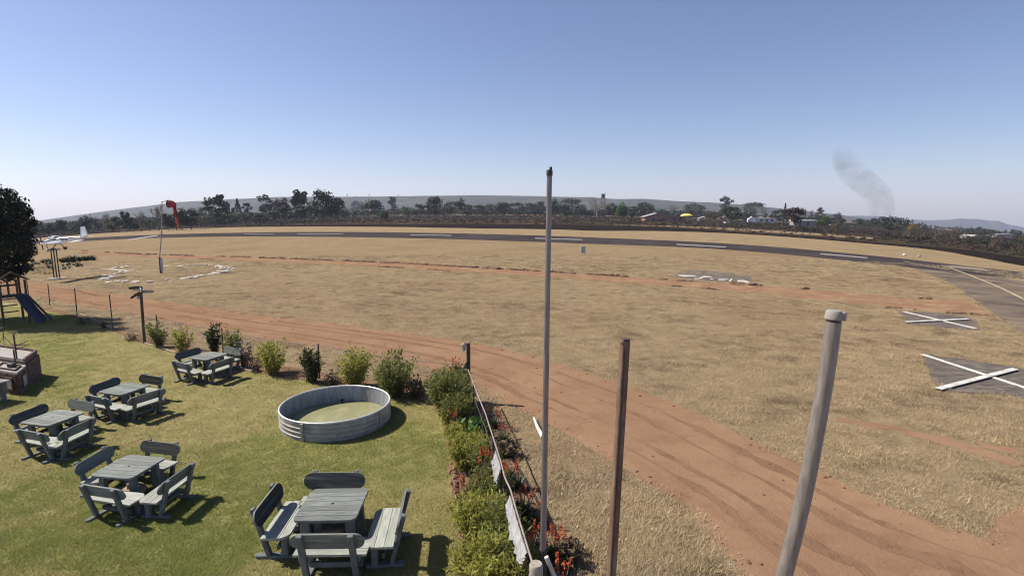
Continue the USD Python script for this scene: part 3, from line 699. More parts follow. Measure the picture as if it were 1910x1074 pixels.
TREES = [
 (72, 442, 412, 30, 'dome', 'dark', 'round_tree', 'dark round tree at the far left, behind the aircraft propeller'),
 (95, 440, 416, 26, 'dome', 'olive', 'round_tree', 'low olive tree just above the aircraft nose'),
 (117, 438, 409, 24, 'dome', 'dark', 'round_tree', 'dark tree above the aircraft canopy'),
 (140, 437, 411, 26, 'bush', 'olive', 'bushy_tree', 'bushy olive tree left of the aircraft tail fin'),
 (166, 435, 402, 40, 'dome', 'dark', 'round_tree', 'broad dark dome tree rising right behind the aircraft tail fin'),
 (182, 434, 408, 24, 'bare', 'bare', 'bare_tree', 'grey leafless tree right of the dome tree by the tail fin'),
 (200, 434, 394, 24, 'bare', 'bare', 'bare_tree', 'tall grey bare tree between the tail fin and the windsock'),
 (208, 434, 415, 18, 'dome', 'green', 'round_tree', 'small light green round tree at the foot of the bare tree'),
 (222, 434, 402, 26, 'acacia', 'olive', 'thorn_tree', 'olive thorn tree right of the small light green tree'),
 (236, 433, 394, 20, 'gum', 'dark', 'gum_tree', 'dark narrow tree with a crooked head, left of the windsock'),
 (250, 432, 407, 24, 'dome', 'dark', 'round_tree', 'dark round tree under the crooked narrow tree'),
 (264, 432, 390, 26, 'bare', 'red', 'bare_tree', 'reddish leafless tree left of the windsock mast'),
 (279, 431, 409, 26, 'acacia', 'green', 'thorn_tree', 'small flat topped tree lit light green left of the mast'),
 (296, 430, 376, 38, 'bare', 'bare', 'bare_tree', 'wide bare tree with fanned branches right behind the windsock mast'),
 (314, 430, 397, 28, 'dome', 'dark', 'round_tree', 'dark round tree directly behind the windsock cloth'),
 (340, 429, 388, 28, 'dome', 'dark', 'round_tree', 'dark tree right of the hanging windsock'),
 (357, 428, 390, 28, 'acacia', 'dark', 'thorn_tree', 'second dark tree right of the windsock, flat headed'),
 (376, 425, 380, 28, 'bare', 'red', 'bare_tree', 'reddish thin tree at the left foot of the tall ragged gum'),
 (402, 424, 364, 46, 'gum', 'dark', 'gum_tree', 'tall ragged dark gum, highest tree between windsock and conifer'),
 (421, 420, 375, 22, 'conifer', 'dark', 'pointed_tree', 'dark sloping tree against the right of the ragged gum'),
 (430, 415, 377, 16, 'gum', 'dark', 'gum_tree', 'small loose gum left of the pyramid conifer'),
 (445, 414, 371, 20, 'conifer', 'dark', 'conifer', 'dark pyramid shaped conifer on the left skyline'),
 (463, 413, 379, 18, 'gum', 'olive', 'gum_tree', 'small far tree right of the pyramid conifer'),
 (499, 412, 363, 34, 'gum', 'dark', 'gum_tree', 'sparse gum with open crown left of the tall paired gums'),
 (526, 412, 368, 30, 'dome', 'red', 'round_tree', 'reddish round tree left of the tall paired gums'),
 (330, 429, 406, 28, 'bush', 'olive', 'bushy_tree', 'low olive bush tree below the windsock tail'),
 (358, 428, 405, 32, 'acacia', 'dark', 'thorn_tree', 'low dark thorn tree at the verge right of the windsock'),
 (384, 426, 400, 34, 'acacia', 'olive', 'thorn_tree', 'olive thorn tree in front of the reddish thin tree'),
 (408, 424, 400, 38, 'dome', 'olive', 'round_tree', 'olive round tree in front of the tall ragged gum'),
 (434, 423, 397, 40, 'acacia', 'green', 'thorn_tree', 'greenish flat topped tree in front of the pyramid conifer'),
 (460, 421, 394, 38, 'acacia', 'olive', 'thorn_tree', 'olive flat topped tree right of the pyramid conifer front'),
 (485, 421, 398, 34, 'dome', 'dark', 'round_tree', 'dark low tree below the sparse open gum'),
 (508, 420, 392, 36, 'acacia', 'olive', 'thorn_tree', 'spreading olive tree between sparse gum and reddish round tree'),
 (562, 415, 351, 36, 'gum', 'dark', 'gum_tree', 'tallest gum on the skyline with a lumpy dark crown'),
 (601, 413, 355, 54, 'dome', 'dark', 'round_tree', 'huge broad dome tree right of the tallest gum'),
 (631, 412, 368, 28, 'dome', 'red', 'round_tree', 'reddish tree on the right shoulder of the huge dome tree'),
 (534, 417, 383, 38, 'acacia', 'dark', 'thorn_tree', 'dark flat tree left foot of the tallest gum'),
 (570, 415, 382, 52, 'acacia', 'olive', 'thorn_tree', 'wide yellowish olive umbrella tree in front of the tallest gum'),
 (606, 413, 385, 42, 'acacia', 'dark', 'thorn_tree', 'dark umbrella tree in front of the huge dome tree'),
 (638, 410, 383, 40, 'acacia', 'olive', 'thorn_tree', 'olive umbrella tree right of the huge dome tree foot'),
 (660, 408, 385, 30, 'bush', 'red', 'bushy_tree', 'dull reddish bush tree left of the dome thorn tree with gap'),
 (693, 409, 373, 52, 'dome', 'dark', 'round_tree', 'dark dome thorn tree standing clear with visible trunk, left of centre'),
 (716, 413, 392, 18, 'dome', 'green', 'round_tree', 'small yellow green tree right of the clear standing dome tree'),
 (734, 400, 367, 20, 'gum', 'dark', 'gum_tree', 'lone far gum rising above the plain left of centre'),
 (668, 398, 374, 26, 'dome', 'dark', 'round_tree', 'far blue grey clump on the plain left of the dome tree'),
 (740, 404, 387, 28, 'acacia', 'olive', 'thorn_tree', 'low olive tree under the lone far gum'),
 (760, 405, 386, 26, 'acacia', 'green', 'thorn_tree', 'light greenish thorn tree right of the lone far gum'),
 (784, 406, 380, 36, 'acacia', 'olive', 'thorn_tree', 'olive thorn tree left of the dark mushroom headed tree'),
 (811, 406, 366, 34, 'dome', 'dark', 'round_tree', 'dark mushroom headed tree, tallest near the picture centre'),
 (828, 407, 385, 34, 'acacia', 'olive', 'thorn_tree', 'low thorn tree right foot of the mushroom headed tree'),
 (848, 406, 374, 36, 'acacia', 'dark', 'thorn_tree', 'dark layered thorn tree right of the mushroom headed tree'),
 (873, 404, 381, 28, 'gum', 'dark', 'gum_tree', 'dark upright tree right of the layered thorn tree'),
 (893, 403, 381, 26, 'acacia', 'olive', 'thorn_tree', 'olive tree at the left end of the long even row'),
 (861, 398, 369, 14, 'gum', 'dark', 'gum_tree', 'slender far gum peeping over the layered thorn tree'),
 (914, 402, 380, 34, 'acacia', 'olive', 'thorn_tree', 'second tree in the long even row left of the tall pole'),
 (937, 402, 376, 32, 'dome', 'dark', 'round_tree', 'darker rounded tree in the long even row left of the pole'),
 (960, 401, 376, 36, 'acacia', 'dark', 'thorn_tree', 'broad dark thorn tree in the row, third left of the pole'),
 (986, 401, 378, 30, 'acacia', 'olive', 'thorn_tree', 'olive thorn tree in the row, second left of the pole'),
 (1006, 401, 376, 30, 'dome', 'olive', 'round_tree', 'rounded tree immediately left of the tall steel pole'),
 (1037, 402, 371, 32, 'dome', 'dark', 'round_tree', 'dark tree immediately right of the tall steel pole'),
 (1064, 402, 369, 42, 'acacia', 'dark', 'thorn_tree', 'broad dark umbrella tree second right of the tall steel pole'),
 (1083, 403, 381, 26, 'dome', 'dark', 'round_tree', 'dark low tree left of the pale leafless tree'),
 (1113, 407, 361, 48, 'bare', 'bare', 'bare_tree', 'big pale leafless tree in front of the water tower', 'palebark'),
 (1141, 404, 378, 26, 'dome', 'dark', 'round_tree', 'dark green tree right below the water tower'),
 (1160, 408, 375, 25, 'dome', 'bright', 'round_tree', 'bright green leafy tree right of the water tower'),
 (1181, 409, 384, 24, 'gum', 'olive', 'gum_tree', 'grey green open tree right of the bright green tree'),
 (1202, 404, 377, 38, 'dome', 'dark', 'round_tree', 'dark dome tree behind the left end of the brick building'),
 (1252, 403, 379, 34, 'bare', 'red', 'bare_tree', 'reddish leafless tree behind the brick building roof'),
 (1295, 406, 378, 42, 'dome', 'dark', 'round_tree', 'dark green dome tree behind the yellow canopy'),
 (1353, 404, 364, 24, 'gum', 'dark', 'gum_tree', 'tall windswept gum standing above the right hand trees'),
 (1330, 413, 394, 34, 'acacia', 'red', 'thorn_tree', 'low reddish flat tree right of the yellow canopy'),
 (1362, 419, 383, 40, 'acacia', 'olive', 'thorn_tree', 'olive flat topped tree in front of the windswept gum'),
 (1405, 408, 376, 50, 'acacia', 'dark', 'thorn_tree', 'great spreading dark tree over the pink fronted house'),
 (1454, 417, 389, 30, 'acacia', 'dark', 'thorn_tree', 'dark flat tree at the right end of the house'),
 (1463, 412, 379, 7, 'conifer', 'dark', 'conifer', 'very thin spire conifer right of the house'),
 (1480, 430, 384, 34, 'acacia', 'red', 'thorn_tree', 'reddish thorn tree with dark trunk before the pale shed'),
 (1494, 414, 386, 28, 'bare', 'bare', 'bare_tree', 'pale bare tree behind the reddish thorn tree'),
 (1513, 415, 389, 14, 'bare', 'red', 'bare_tree', 'thin reddish tree above the pale shed roof'),
 (1527, 416, 386, 20, 'gum', 'red', 'gum_tree', 'purplish tall tree behind the dense green garden tree'),
 (1534, 425, 400, 30, 'dome', 'green', 'round_tree', 'dense glossy green garden tree at the shed end'),
 (1560, 418, 396, 18, 'dome', 'red', 'round_tree', 'purplish lollipop tree right of the dense green tree'),
 (1559, 429, 410, 16, 'bush', 'tan', 'bushy_tree', 'dry tan upright bush below the purplish lollipop tree'),
 (1582, 424, 412, 24, 'bush', 'olive', 'bushy_tree', 'olive bush left of the smoke'),
 (1600, 423, 407, 22, 'dome', 'dark', 'round_tree', 'dark round tree under the smoke plume'),
 (1622, 426, 412, 24, 'acacia', 'olive', 'thorn_tree', 'olive thorn tree left of the great lone dome'),
 (1645, 425, 403, 24, 'dome', 'olive', 'round_tree', 'olive tree against the left of the great lone dome'),
 (1669, 435, 403, 50, 'dome', 'dark', 'round_tree', 'great lone dark dome tree with trunk, right of the smoke'),
 (1701, 434, 417, 18, 'dome', 'yellow', 'round_tree', 'yellow leaved small tree under the power pole'),
 (1722, 438, 424, 28, 'bush', 'olive', 'bushy_tree', 'olive scrub tree right of the yellow tree'),
 (1750, 446, 420, 34, 'bare', 'red', 'bare_tree', 'brown leafless thicket tree right of the olive scrub tree'),
 (1775, 450, 417, 40, 'bare', 'red', 'bare_tree', 'tallest brown leafless thicket tree at the right'),
 (1797, 453, 430, 30, 'bush', 'olive', 'bushy_tree', 'olive bush left of the small white house'),
 (1846, 450, 428, 42, 'dome', 'olive', 'round_tree', 'domed olive tree right of the small white house'),
 (1834, 447, 423, 14, 'palm', 'dark', 'palm_tree', 'small dark palm sticking up over the domed olive tree'),
 (1880, 460, 438, 36, 'bush', 'red', 'bushy_tree', 'brown bush near the right frame edge'),
 (1908, 466, 437, 36, 'bush', 'olive', 'bushy_tree', 'bush cut by the right frame edge'),
]
for t in TREES:
    tree_px(*t[:8], group='trees beyond the runway', bark=(t[8] if len(t) > 8 else 'bark'))

# scrub, far bush: uncountable
def proto(parent, name, mesh, material):
    return put(name, mesh, material, parent)

def scatter(name, label, protos, pos, idx, scale, rot, kind='stuff', cat=None):
    pi = UsdGeom.PointInstancer.Define(stage, fresh('/World/' + name))
    tag(pi, label, cat, None, kind)
    UsdGeom.Scope.Define(stage, str(pi.GetPath()) + '/kinds')
    rel = pi.CreatePrototypesRel()
    for k, (nm, mesh, m) in enumerate(protos):
        p = put(nm, mesh, m, str(pi.GetPath()) + '/kinds')
        rel.AddTarget(p.GetPath())
    pi.CreatePositionsAttr(Vt.Vec3fArray.FromNumpy(np.asarray(pos, np.float32)))
    pi.CreateProtoIndicesAttr(Vt.IntArray.FromNumpy(np.asarray(idx, np.int32)))
    s = np.asarray(scale, np.float32)
    pi.CreateScalesAttr(Vt.Vec3fArray.FromNumpy(np.repeat(s[:, None], 3, 1) if s.ndim == 1 else s))
    h = np.asarray(rot) / 2
    pi.CreateOrientationsAttr(Vt.QuathArray([Gf.Quath(float(c), Gf.Vec3h(0, 0, float(q))) for c, q in zip(np.cos(h), np.sin(h))]))

def bush_mesh(r, n, leaf, tall=1.0, seed=0, twig=.5):
    g = np.random.default_rng(seed)
    ms = []
    for k in range(7):
        a = g.uniform(0, 6.28); q = math.sqrt(g.random()) * .7
        p, d = blob([math.cos(a) * q * r, math.sin(a) * q * r, tall * g.uniform(.25, .7)], [r * .42, r * .42, tall * .32], n // 7, g, .3)
        ms.append(leaf_quads(p, leaf, g, .1, twig, outward=d))
    return join(ms)

def spray_mesh(r, n, tall, wd, seed):
    """Upright dry stems fanning out of one foot."""
    g = np.random.default_rng(seed)
    vs, fs = [], []
    for k in range(n):
        a = g.uniform(0, 6.28); lean = g.uniform(.05, .6) * r
        b = np.array([g.normal(0, r * .3), g.normal(0, r * .3), 0])
        tip = b + [math.cos(a) * lean, math.sin(a) * lean, tall * g.uniform(.5, 1.1)]
        sd = np.array([-math.sin(a), math.cos(a), 0]) * wd
        i = len(vs) * 3
        vs.append([b - sd, b + sd, tip]); fs.append([i, i + 1, i + 2])
    return np.array(vs).reshape(-1, 3), np.array(fs)

scr_protos = [('low_bush', bush_mesh(1.0, 240, .13, 1.0, 1), LF['scrub']), ('low_bush', bush_mesh(1.0, 200, .15, .8, 2, .4), LF['red']), ('twiggy_bush', bush_mesh(.9, 200, .12, 1.3, 3, .3), LF['scrub']),
              ('dry_grass', spray_mesh(.7, 90, 1.0, .03, 4), LF['tan']), ('green_bush', bush_mesh(1.0, 240, .14, .9, 5), LF['olive'])]
g = np.random.default_rng(5)
n = 9000
u = g.random(n); w = g.random(n) ** .8
A2, _ = resample(SC, 2000); B2, _ = resample(BU, 2000)
i = (u * 1999).astype(int)
P2 = A2[i] * (1 - w)[:, None] + B2[i] * w[:, None] + g.normal(0, .8, (n, 2))
px = CX + F * P2[:, 0] / P2[:, 1]
big = np.clip((px - 1350) / 400, 0, 1)
# keep clearings of dry grass in the middle
keep = g.random(n) < np.where((px > 640) & (px < 1200), .8, 1.0)
P2, px, big, w = P2[keep], px[keep], big[keep], w[keep]
kind = np.where(g.random(len(P2)) < .30 - .1 * big, 3, g.choice([0, 1, 2, 4], len(P2), p=[.34, .24, .26, .16]))
sc = g.uniform(.5, 1.15, len(P2)) * (1 + big * .85) * np.where(w > .9, .55, 1)
left = (px < 560)
sc = np.where(left, sc * 1.25, sc)
scatter('scrub', 'brown dry scrub and low bushes between firebreak and trees', scr_protos, np.c_[P2, ground(P2[:, 0], P2[:, 1])], kind, sc, g.uniform(0, 6.28, len(P2)), cat='scrub')

n = 2600
px = np.where(g.random(n) < .62, g.uniform(60, 650, n), g.uniform(640, 1910, n))
ln = np.interp(px, np.array([CX + F * c[0] / c[1] for c in SC]), np.arange(len(SC)))
q_ = SC[np.clip(ln.astype(int), 0, len(SC) - 1)]
dep = np.where(px < 650, g.uniform(-.26, .25, n), g.uniform(-.03, .3, n))
P2 = q_ * (1 + dep[:, None]) + g.normal(0, 1.5, (n, 2))
hgt = np.where(px < 650, g.uniform(2.0, 6.0, n), g.uniform(1.8, 5.0, n)) * np.where(dep < -.12, .55, 1) * np.where(px > 1230, .55, 1)
th_protos = [('thicket_bush', bush_mesh(1.0, 330, .13, 1.15, 21, .7), LF['dark']), ('thicket_bush', bush_mesh(1.0, 300, .13, 1.0, 22, .7), LF['olive']), ('thicket_bush', bush_mesh(1.0, 260, .12, 1.1, 23, .5), LF['red']), ('thicket_bush', bush_mesh(1.0, 240, .11, 1.2, 24, .4), LF['bare'])]
scatter('thicket', 'dense dark undergrowth filling the gaps between the far trees', th_protos, np.c_[P2, ground(P2[:, 0], P2[:, 1])], g.choice(4, n, p=[.52, .38, .05, .05]), hgt, g.uniform(0, 6.28, n), cat='undergrowth')

n = 2600
yy = g.uniform(430, 1900, n); tt = g.uniform(-1.0, 1.0, n)
P2 = np.c_[tt * yy, yy]
cl_ = meshkit.fbm(np.c_[P2 / 140, np.zeros(n)], 3, 9)
P2 = P2[cl_ > .5]
far_protos = [('far_crown', bush_mesh(4.0, 110, 1.1, 5.0, 11, .8), LF['dark']), ('far_crown', bush_mesh(3.4, 90, 1.0, 7.0, 12, .8), LF['olive'])]
scatter('far_bush', 'distant bush dotted over the plain below the ridge', far_protos, np.c_[P2, ground(P2[:, 0], P2[:, 1])], g.integers(0, 2, len(P2)), g.uniform(.6, 1.5, len(P2)), g.uniform(0, 6.28, len(P2)), cat='bush')

# ------------------------------------------------------------------ far buildings
def span(x0, x1, base, top):
    """Place, ground heights and metres per pixel for something standing at a pixel span."""
    p = V((x0 + x1) / 2, base)
    Zc = p[1] * math.cos(TH) + (H - p[2]) * math.sin(TH)
    return p, (x1 - x0) / F * Zc, at((x0 + x1) / 2, top, p[1])[2] - p[2]

def gable(w, d, h, ridge_x, ridge_h, hl, hr):
    return extr(Polygon([(-w / 2, 0), (w / 2, 0), (w / 2, hr), (ridge_x, ridge_h), (-w / 2, hl)]), d, np.array([[1, 0, 0], [0, 0, -1], [0, 1, 0]]), (0, d / 2, 0))

def slab(p0, p1, y0, y1, th):
    (x0, z0), (x1, z1) = p0, p1
    return extr(Polygon([(x0, z0), (x1, z1), (x1, z1 + th), (x0, z0 + th)]), y1 - y0, np.array([[1, 0, 0], [0, 0, -1], [0, 1, 0]]), (0, y1, 0))

p, w, h = span(1200, 1274, 413, 397.5)
b = thing('brick_building', 'long dark red brick shed with pale sloping roof beyond the runway', 'building', p)
put('wall', gable(w, 7, h, -w * .21, h * .93, h * .55, h * .38), MT['redbrick'], b)
r_ = put('roof', [slab((-w * .53, h * .52), (-w * .21, h * .95), -4, 4, .22), slab((-w * .21 + .02, h * .95), (w * .55, h * .38), -4, 4, .22)], MT['roofsheet'], b)
for k in (-.3, -.05, .22):
    wn = put('window', box([w * k, -3.52, h * .25], [1.5, .1, 1.0]), MT['windowdark'], b)
put('door', box([w * .38, -3.53, 1.0], [1.0, .1, 2.0]), MT['tank'], b)

p, w, h = span(1269, 1292, 410, 399.5)
b = thing('shade_canopy', 'bright yellow domed shade canopy beside the brick shed', 'canopy', p)
dome = trimesh.creation.icosphere(3, 1.0); v = dome.vertices.copy(); v[:, 2] = np.where(v[:, 2] > 0, v[:, 2] * 1.5, v[:, 2] * .55)
put('canopy', (v * [w / 2, 2.6, h * .28] + [0, 0, h * .66], dome.faces), MT['yellow'], b, smooth=True)
for sx in (-1, 1):
    for sy in (-1, 1): put('post', tube([[sx * w * .3, sy * 1.4, -.2], [sx * w * .3, sy * 1.4, h * .62]], .06, 6), MT['post'], b)

p, w, h = span(1394, 1448, 416, 403.5)
b = thing('house', 'low pale house with a pink white gable end under a spreading tree', 'house', p)
put('wall', box([w * .08, 4, h * .34], [w * .84, 7, h * .68]), MT['plaster'], b)
put('gable_wall', xf(gable(w * .26, 1.0, h, 0, h, h * .55, h * .55), t=(-w * .37, 0, 0)), MT['whiteplaster'], b)
put('roof', [slab((-w * .26, h * .70), (w * .54, h * .66), .2, 8, .25)], MT['roofsheet'], b)
for k in (0, .18, .36): put('window', box([w * k, .45, h * .38], [1.7, .12, 1.1]), MT['windowdark'], b)

p, w, h = span(1482, 1524, 424, 411)
b = thing('shed', 'grey walled shed with a pale flat roof right of the house', 'shed', p)
put('wall', box([0, 3, h * .45], [w * .94, 5, h * .9]), MT['greywall'], b)
put('roof', box([0, 2.8, h * .95], [w, 6.2, h * .1]), MT['whiteplaster'], b)
for k in (-.25, .1): put('door', box([w * k, .47, h * .32], [1.2, .1, h * .62]), MT['windowdark'], b)

p, w, h = span(1801, 1815, 448, 437.5)
b = thing('small_house', 'small white gabled house among brown scrub at the right', 'house', p)
put('wall', gable(w, 6, h, 0, h * .95, h * .7, h * .7), MT['whiteplaster'], b)
put('roof', [slab((-w * .55, h * .68), (0, h * .96), -3.3, 3.3, .15), slab((.01, h * .96), (w * .55, h * .68), -3.3, 3.3, .15)], MT['roofsheet'], b)
put('window', box([0, -3.03, h * .4], [1.1, .1, 1.0]), MT['windowdark'], b)
p, w, h = span(1818, 1830, 449, 440)
b = thing('outhouse', 'low pale roofed outbuilding right of the small white house', 'shed', p)
put('wall', box([0, 2, h * .42], [w * .9, 4, h * .84]), MT['greywall'], b); put('roof', box([0, 1.9, h * .92], [w, 4.8, h * .14]), MT['roofsheet'], b)
p, w, h = span(1352, 1361, 418, 413.5)
b = thing('outhouse', 'tiny white hut under the olive flat topped tree', 'shed', p)
put('wall', box([0, 1, h * .42], [w * .9, 2.4, h * .84]), MT['whiteplaster'], b); put('roof', box([0, .9, h * .92], [w, 3, h * .14]), MT['roofsheet'], b)
p, w, h = span(1303, 1315, 413, 403.5)
b = thing('lean_to', 'pale slanting lean-to roof right of the yellow canopy', 'shed', p)
put('wall', box([0, 1.5, h * .25], [w * .8, 3, h * .5]), MT['greywall'], b); put('roof', [slab((-w / 2, h * .55), (w / 2, h * .95), -.4, 3.4, .15)], MT['roofsheet'], b)
p, w, h = span(1858, 1888, 449, 437)
b = thing('far_shed', 'long pale far shed right of the domed olive tree', 'shed', p)
put('wall', box([0, 3, h * .4], [w * .96, 6, h * .8]), MT['plaster'], b); put('roof', box([0, 3, h * .9], [w, 7, h * .2]), MT['roofsheet'], b)

# water tower
p, w, h = span(1119, 1129, 404, 361.5)
b = thing('water_tower', 'brown tank on a steel stand rising above the pale leafless tree', 'water tower', p)
hw = w * .36
put('tank', lathe([(0, h * .81), (hw * .9, h * .81), (hw * .9, h * .985), (hw * .82, h), (0, h)], 20), MT['tank'], b)
put('platform', box([0, 0, h * .795], [w * .9, w * .9, .25]), MT['darksteel'], b)
for sx in (-1, 1):
    for sy in (-1, 1): put('leg', tube([[sx * w * .4, sy * w * .4, -.3], [sx * w * .3, sy * w * .3, h * .79]], .12, 6), MT['darksteel'], b)
for k in (.25, .5):
    for sy in (-1, 1): put('brace', tube([[-w * .38, sy * w * .36, h * k], [w * .34, sy * w * .33, h * (k + .22)]], .06, 5), MT['darksteel'], b)
put('aerial', tube([[hw * 1.05, 0, h * .8], [hw * 1.2, 0, h * 1.1]], [.08, .13], 6), MT['darksteel'], b)

# power poles and pylons
for x, base, top, lab, cw in ((1700, 433, 408.5, 'dark power pole with two cross arms right of the lone dome tree', 6.5), (1718.5, 434, 413, 'smaller grey power pole right of the first one', 4.5)):
    p, w, h = span(x - 1, x + 1, base, top)
    b = thing('power_pole', lab, 'power pole', p)
    m_ = .5 * w
    put('pole', tube([[0, 0, -.3], [0, 0, h]], [.22, .14], 8), MT['darksteel'], b)
    for zz, cc in ((.90, .7), (.78, 1.0)):
        put('cross_arm', box([0, 0, h * zz], [cw * m_ * cc, .2, .22]), MT['darksteel'], b)
        for k in (-.45, .45): put('insulator', tube([[cw * m_ * cc * k, 0, h * zz], [cw * m_ * cc * k, 0, h * zz + .45]], .07, 6), MT['darksteel'], b)
for x, top in ((648, 361), (689, 361.5), (743, 363)):
    gz = at(x, 368.5, 2480)
    h = at(x, top, 2480)[2] - gz[2]
    b = thing('pylon', {648: 'leftmost faint pylon on the ridge skyline', 689: 'middle faint pylon on the ridge skyline', 743: 'rightmost faint pylon on the ridge skyline'}[x], 'pylon', gz)
    for sx in (-1, 1):
        for sy in (-1, 1): put('leg', tube([[sx * 2.4, sy * 2.4, -3], [sx * .4, sy * .4, h]], [.35, .2], 4), MT['darksteel'], b)
    for zz, ww in ((.72, 9), (.9, 6)): put('cross_arm', box([0, 0, h * zz], [ww, .5, .6]), MT['darksteel'], b)

# ------------------------------------------------------------------ things on the airfield
def mpp(p): return (p[1] * math.cos(TH) + (H - p[2]) * math.sin(TH)) / F

# windsock
p = V(300.5, 510); Yw = p[1]; k = mpp(p)
ws = thing('windsock', 'limp red and orange windsock on a thin mast inside the stone ring', 'windsock', p)
def loc(px, py): return at(px, py, Yw) - p
hT = loc(302, 378)[2]; hM = loc(301, 480)[2]
put('lower_mast', tube([[0, 0, -.2], [0, 0, hM]], [.09, .085], 10), MT['darksteel'], ws)
put('mast', tube([[0, 0, hM], loc(301.5, 435), loc(302, 376)], [.05, .045, .035], 8), MT['post'], ws)
put('meter_box', box([k * 2.6, 0, hM * .55], [.16, .16, hM * .78], bev=.02), MT['plastic'], ws)
put('cross_bar', tube([loc(296, 434) + [0, .2, 0], loc(306, 436) - [0, .2, 0]], .04, 6), MT['darksteel'], ws)
put('arm', tube([loc(302, 377), loc(314, 374)], .035, 6), MT['darksteel'], ws)
c0 = loc(314.6, 380.5); hr = 6.8 * k
a_ = np.linspace(0, 2 * np.pi, 25)
put('hoop', tube(np.stack([0 * a_ + c0[0], c0[1] + np.cos(a_) * hr, c0[2] + np.sin(a_) * hr], 1), .035, 6, False), MT['darksteel'], ws)
pts = np.array([loc(314.6, 380.5), loc(318, 380.6), loc(321.5, 381), loc(324, 383), loc(325.4, 388), loc(326.8, 396), loc(328.6, 404)])
sk = tube(pts, np.array([6.8, 6.7, 6.2, 4.6, 2.3, 1.7, 1.9]) * k, 14, False)
put('cloth', (sk[0] + np.random.default_rng(2).normal(0, .025, sk[0].shape), sk[1]), MT['sock'], ws, smooth=True)
sk = tube(np.array([loc(328.6, 404), loc(330, 412), loc(331.5, 419), loc(333, 427)]), np.array([1.9, 2.0, 1.8, 2.2]) * k, 10, False)
put('tail', (sk[0] + np.random.default_rng(3).normal(0, .025, sk[0].shape), sk[1]), MT['orange'], ws, smooth=True)

# the ring of limewashed stones
ring = thing('stone_ring', 'broken ring of white limewashed stone slabs round the windsock', 'stone ring')
def z3(u, v): return (170 + u / 6.586, 470 + v / 6.586)
segs = [([(150, 212), (230, 215), (330, 232), (520, 240)], 1.0), ([(230, 212), (300, 200), (400, 188), (480, 178)], .8), ([(110, 350), (180, 328), (290, 300)], 1.1), ([(160, 305), (280, 276), (430, 248)], .8),
        ([(150, 355), (255, 338)], .9), ([(160, 378), (480, 366)], 1.0), ([(525, 368), (600, 376)], .8), ([(695, 372), (765, 372)], .8), ([(915, 350), (940, 350)], .8), ([(975, 362), (985, 361)], .5), ([(1090, 341), (1140, 335), (1280, 312), (1400, 287)], 1.0),
        ([(1220, 328), (1330, 310)], .5), ([(1460, 282), (1560, 262), (1720, 225)], 1.5), ([(1480, 262), (1600, 240)], 1.2), ([(1600, 207), (1690, 212), (1770, 198)], 1.2), ([(1520, 172), (1600, 188), (1755, 190)], 1.1), ([(1380, 160), (1500, 162)], .6), ([(1160, 172), (1300, 165), (1400, 160)], .8), ([(1025, 186), (1150, 172)], .8), ([(890, 188), (945, 180)], .9), ([(745, 202), (765, 200)], .6), ([(815, 196), (830, 196)], .5), ([(590, 218), (600, 218)], .4)]
g = np.random.default_rng(8)
for pts, wd in segs:
    q = VP([z3(*c) for c in pts]); L = np.linalg.norm(np.diff(q, axis=0), axis=1).sum()
    n = max(1, int(L / .55)); q, _ = resample(q, n + 1)
    for i in range(n):
        m_ = (q[i] + q[i + 1]) / 2 + g.normal(0, .05, 2); d = q[i + 1] - q[i]; l = np.linalg.norm(d) * g.uniform(.7, 1.02)
        a = np.arange(8) / 8 * 2 * np.pi + g.uniform(0, .6)
        rr = g.uniform(.75, 1.1, 8)
        poly = np.stack([np.cos(a) * rr * l * .52, np.sin(a) * rr * .30 * wd * g.uniform(.7, 1.3)], 1)
        hh = g.uniform(.05, .12)
        pts8 = np.vstack([np.c_[poly, np.full(8, -.05)], np.c_[poly * .86, hh + g.normal(0, .012, 8)]])
        hull = trimesh.convex.convex_hull(pts8)
        put('stone', xf(hull, rotz(math.atan2(d[1], d[0])), [m_[0], m_[1], float(ground(*m_))]), MT['stone'], ring)

# the signal square with white slabs
def z4(u, v): return (1240 + u / 9.55, 490 + v / 9.55)
sq = thing('signal_square', 'grey gravel signal square with white slabs beside the track', 'signal square')
m, sq_poly = sheet(Polygon(VP([z4(*c) for c in [(200, 222), (300, 130), (520, 130), (1140, 180), (1545, 235), (1545, 345), (1280, 345), (900, 318), (520, 300), (220, 256)]])), .4, .014, 71, .15, .8)
put('pad', m, MT['gravel'], sq)
for c in [[(222, 222), (470, 232), (585, 238), (585, 250), (400, 256), (222, 238)], [(590, 278), (680, 240), (860, 258), (860, 272), (700, 268), (690, 288), (600, 292)], [(780, 288), (885, 288), (890, 304), (790, 306)], [(935, 284), (1145, 290), (1150, 302), (940, 298)], [(930, 304), (1100, 318), (1105, 330), (930, 318)], [(1145, 322), (1190, 290), (1205, 300), (1175, 340), (1150, 340)], [(1275, 318), (1420, 318), (1525, 350), (1520, 366), (1400, 352), (1275, 345)], [(520, 283), (620, 290), (620, 300), (525, 296)]]:
    q = VP([z4(*a) for a in c]); ctr = q.mean(0)
    m = extr(Polygon(q - ctr).buffer(-.08).buffer(0) if Polygon(q - ctr).buffer(-.08).area > .1 else Polygon(q - ctr).buffer(0), .035); v = m[0] + [ctr[0], ctr[1], float(ground(*ctr)) + .01]
    put('slab', (v, m[1]), MT['cross'], sq)

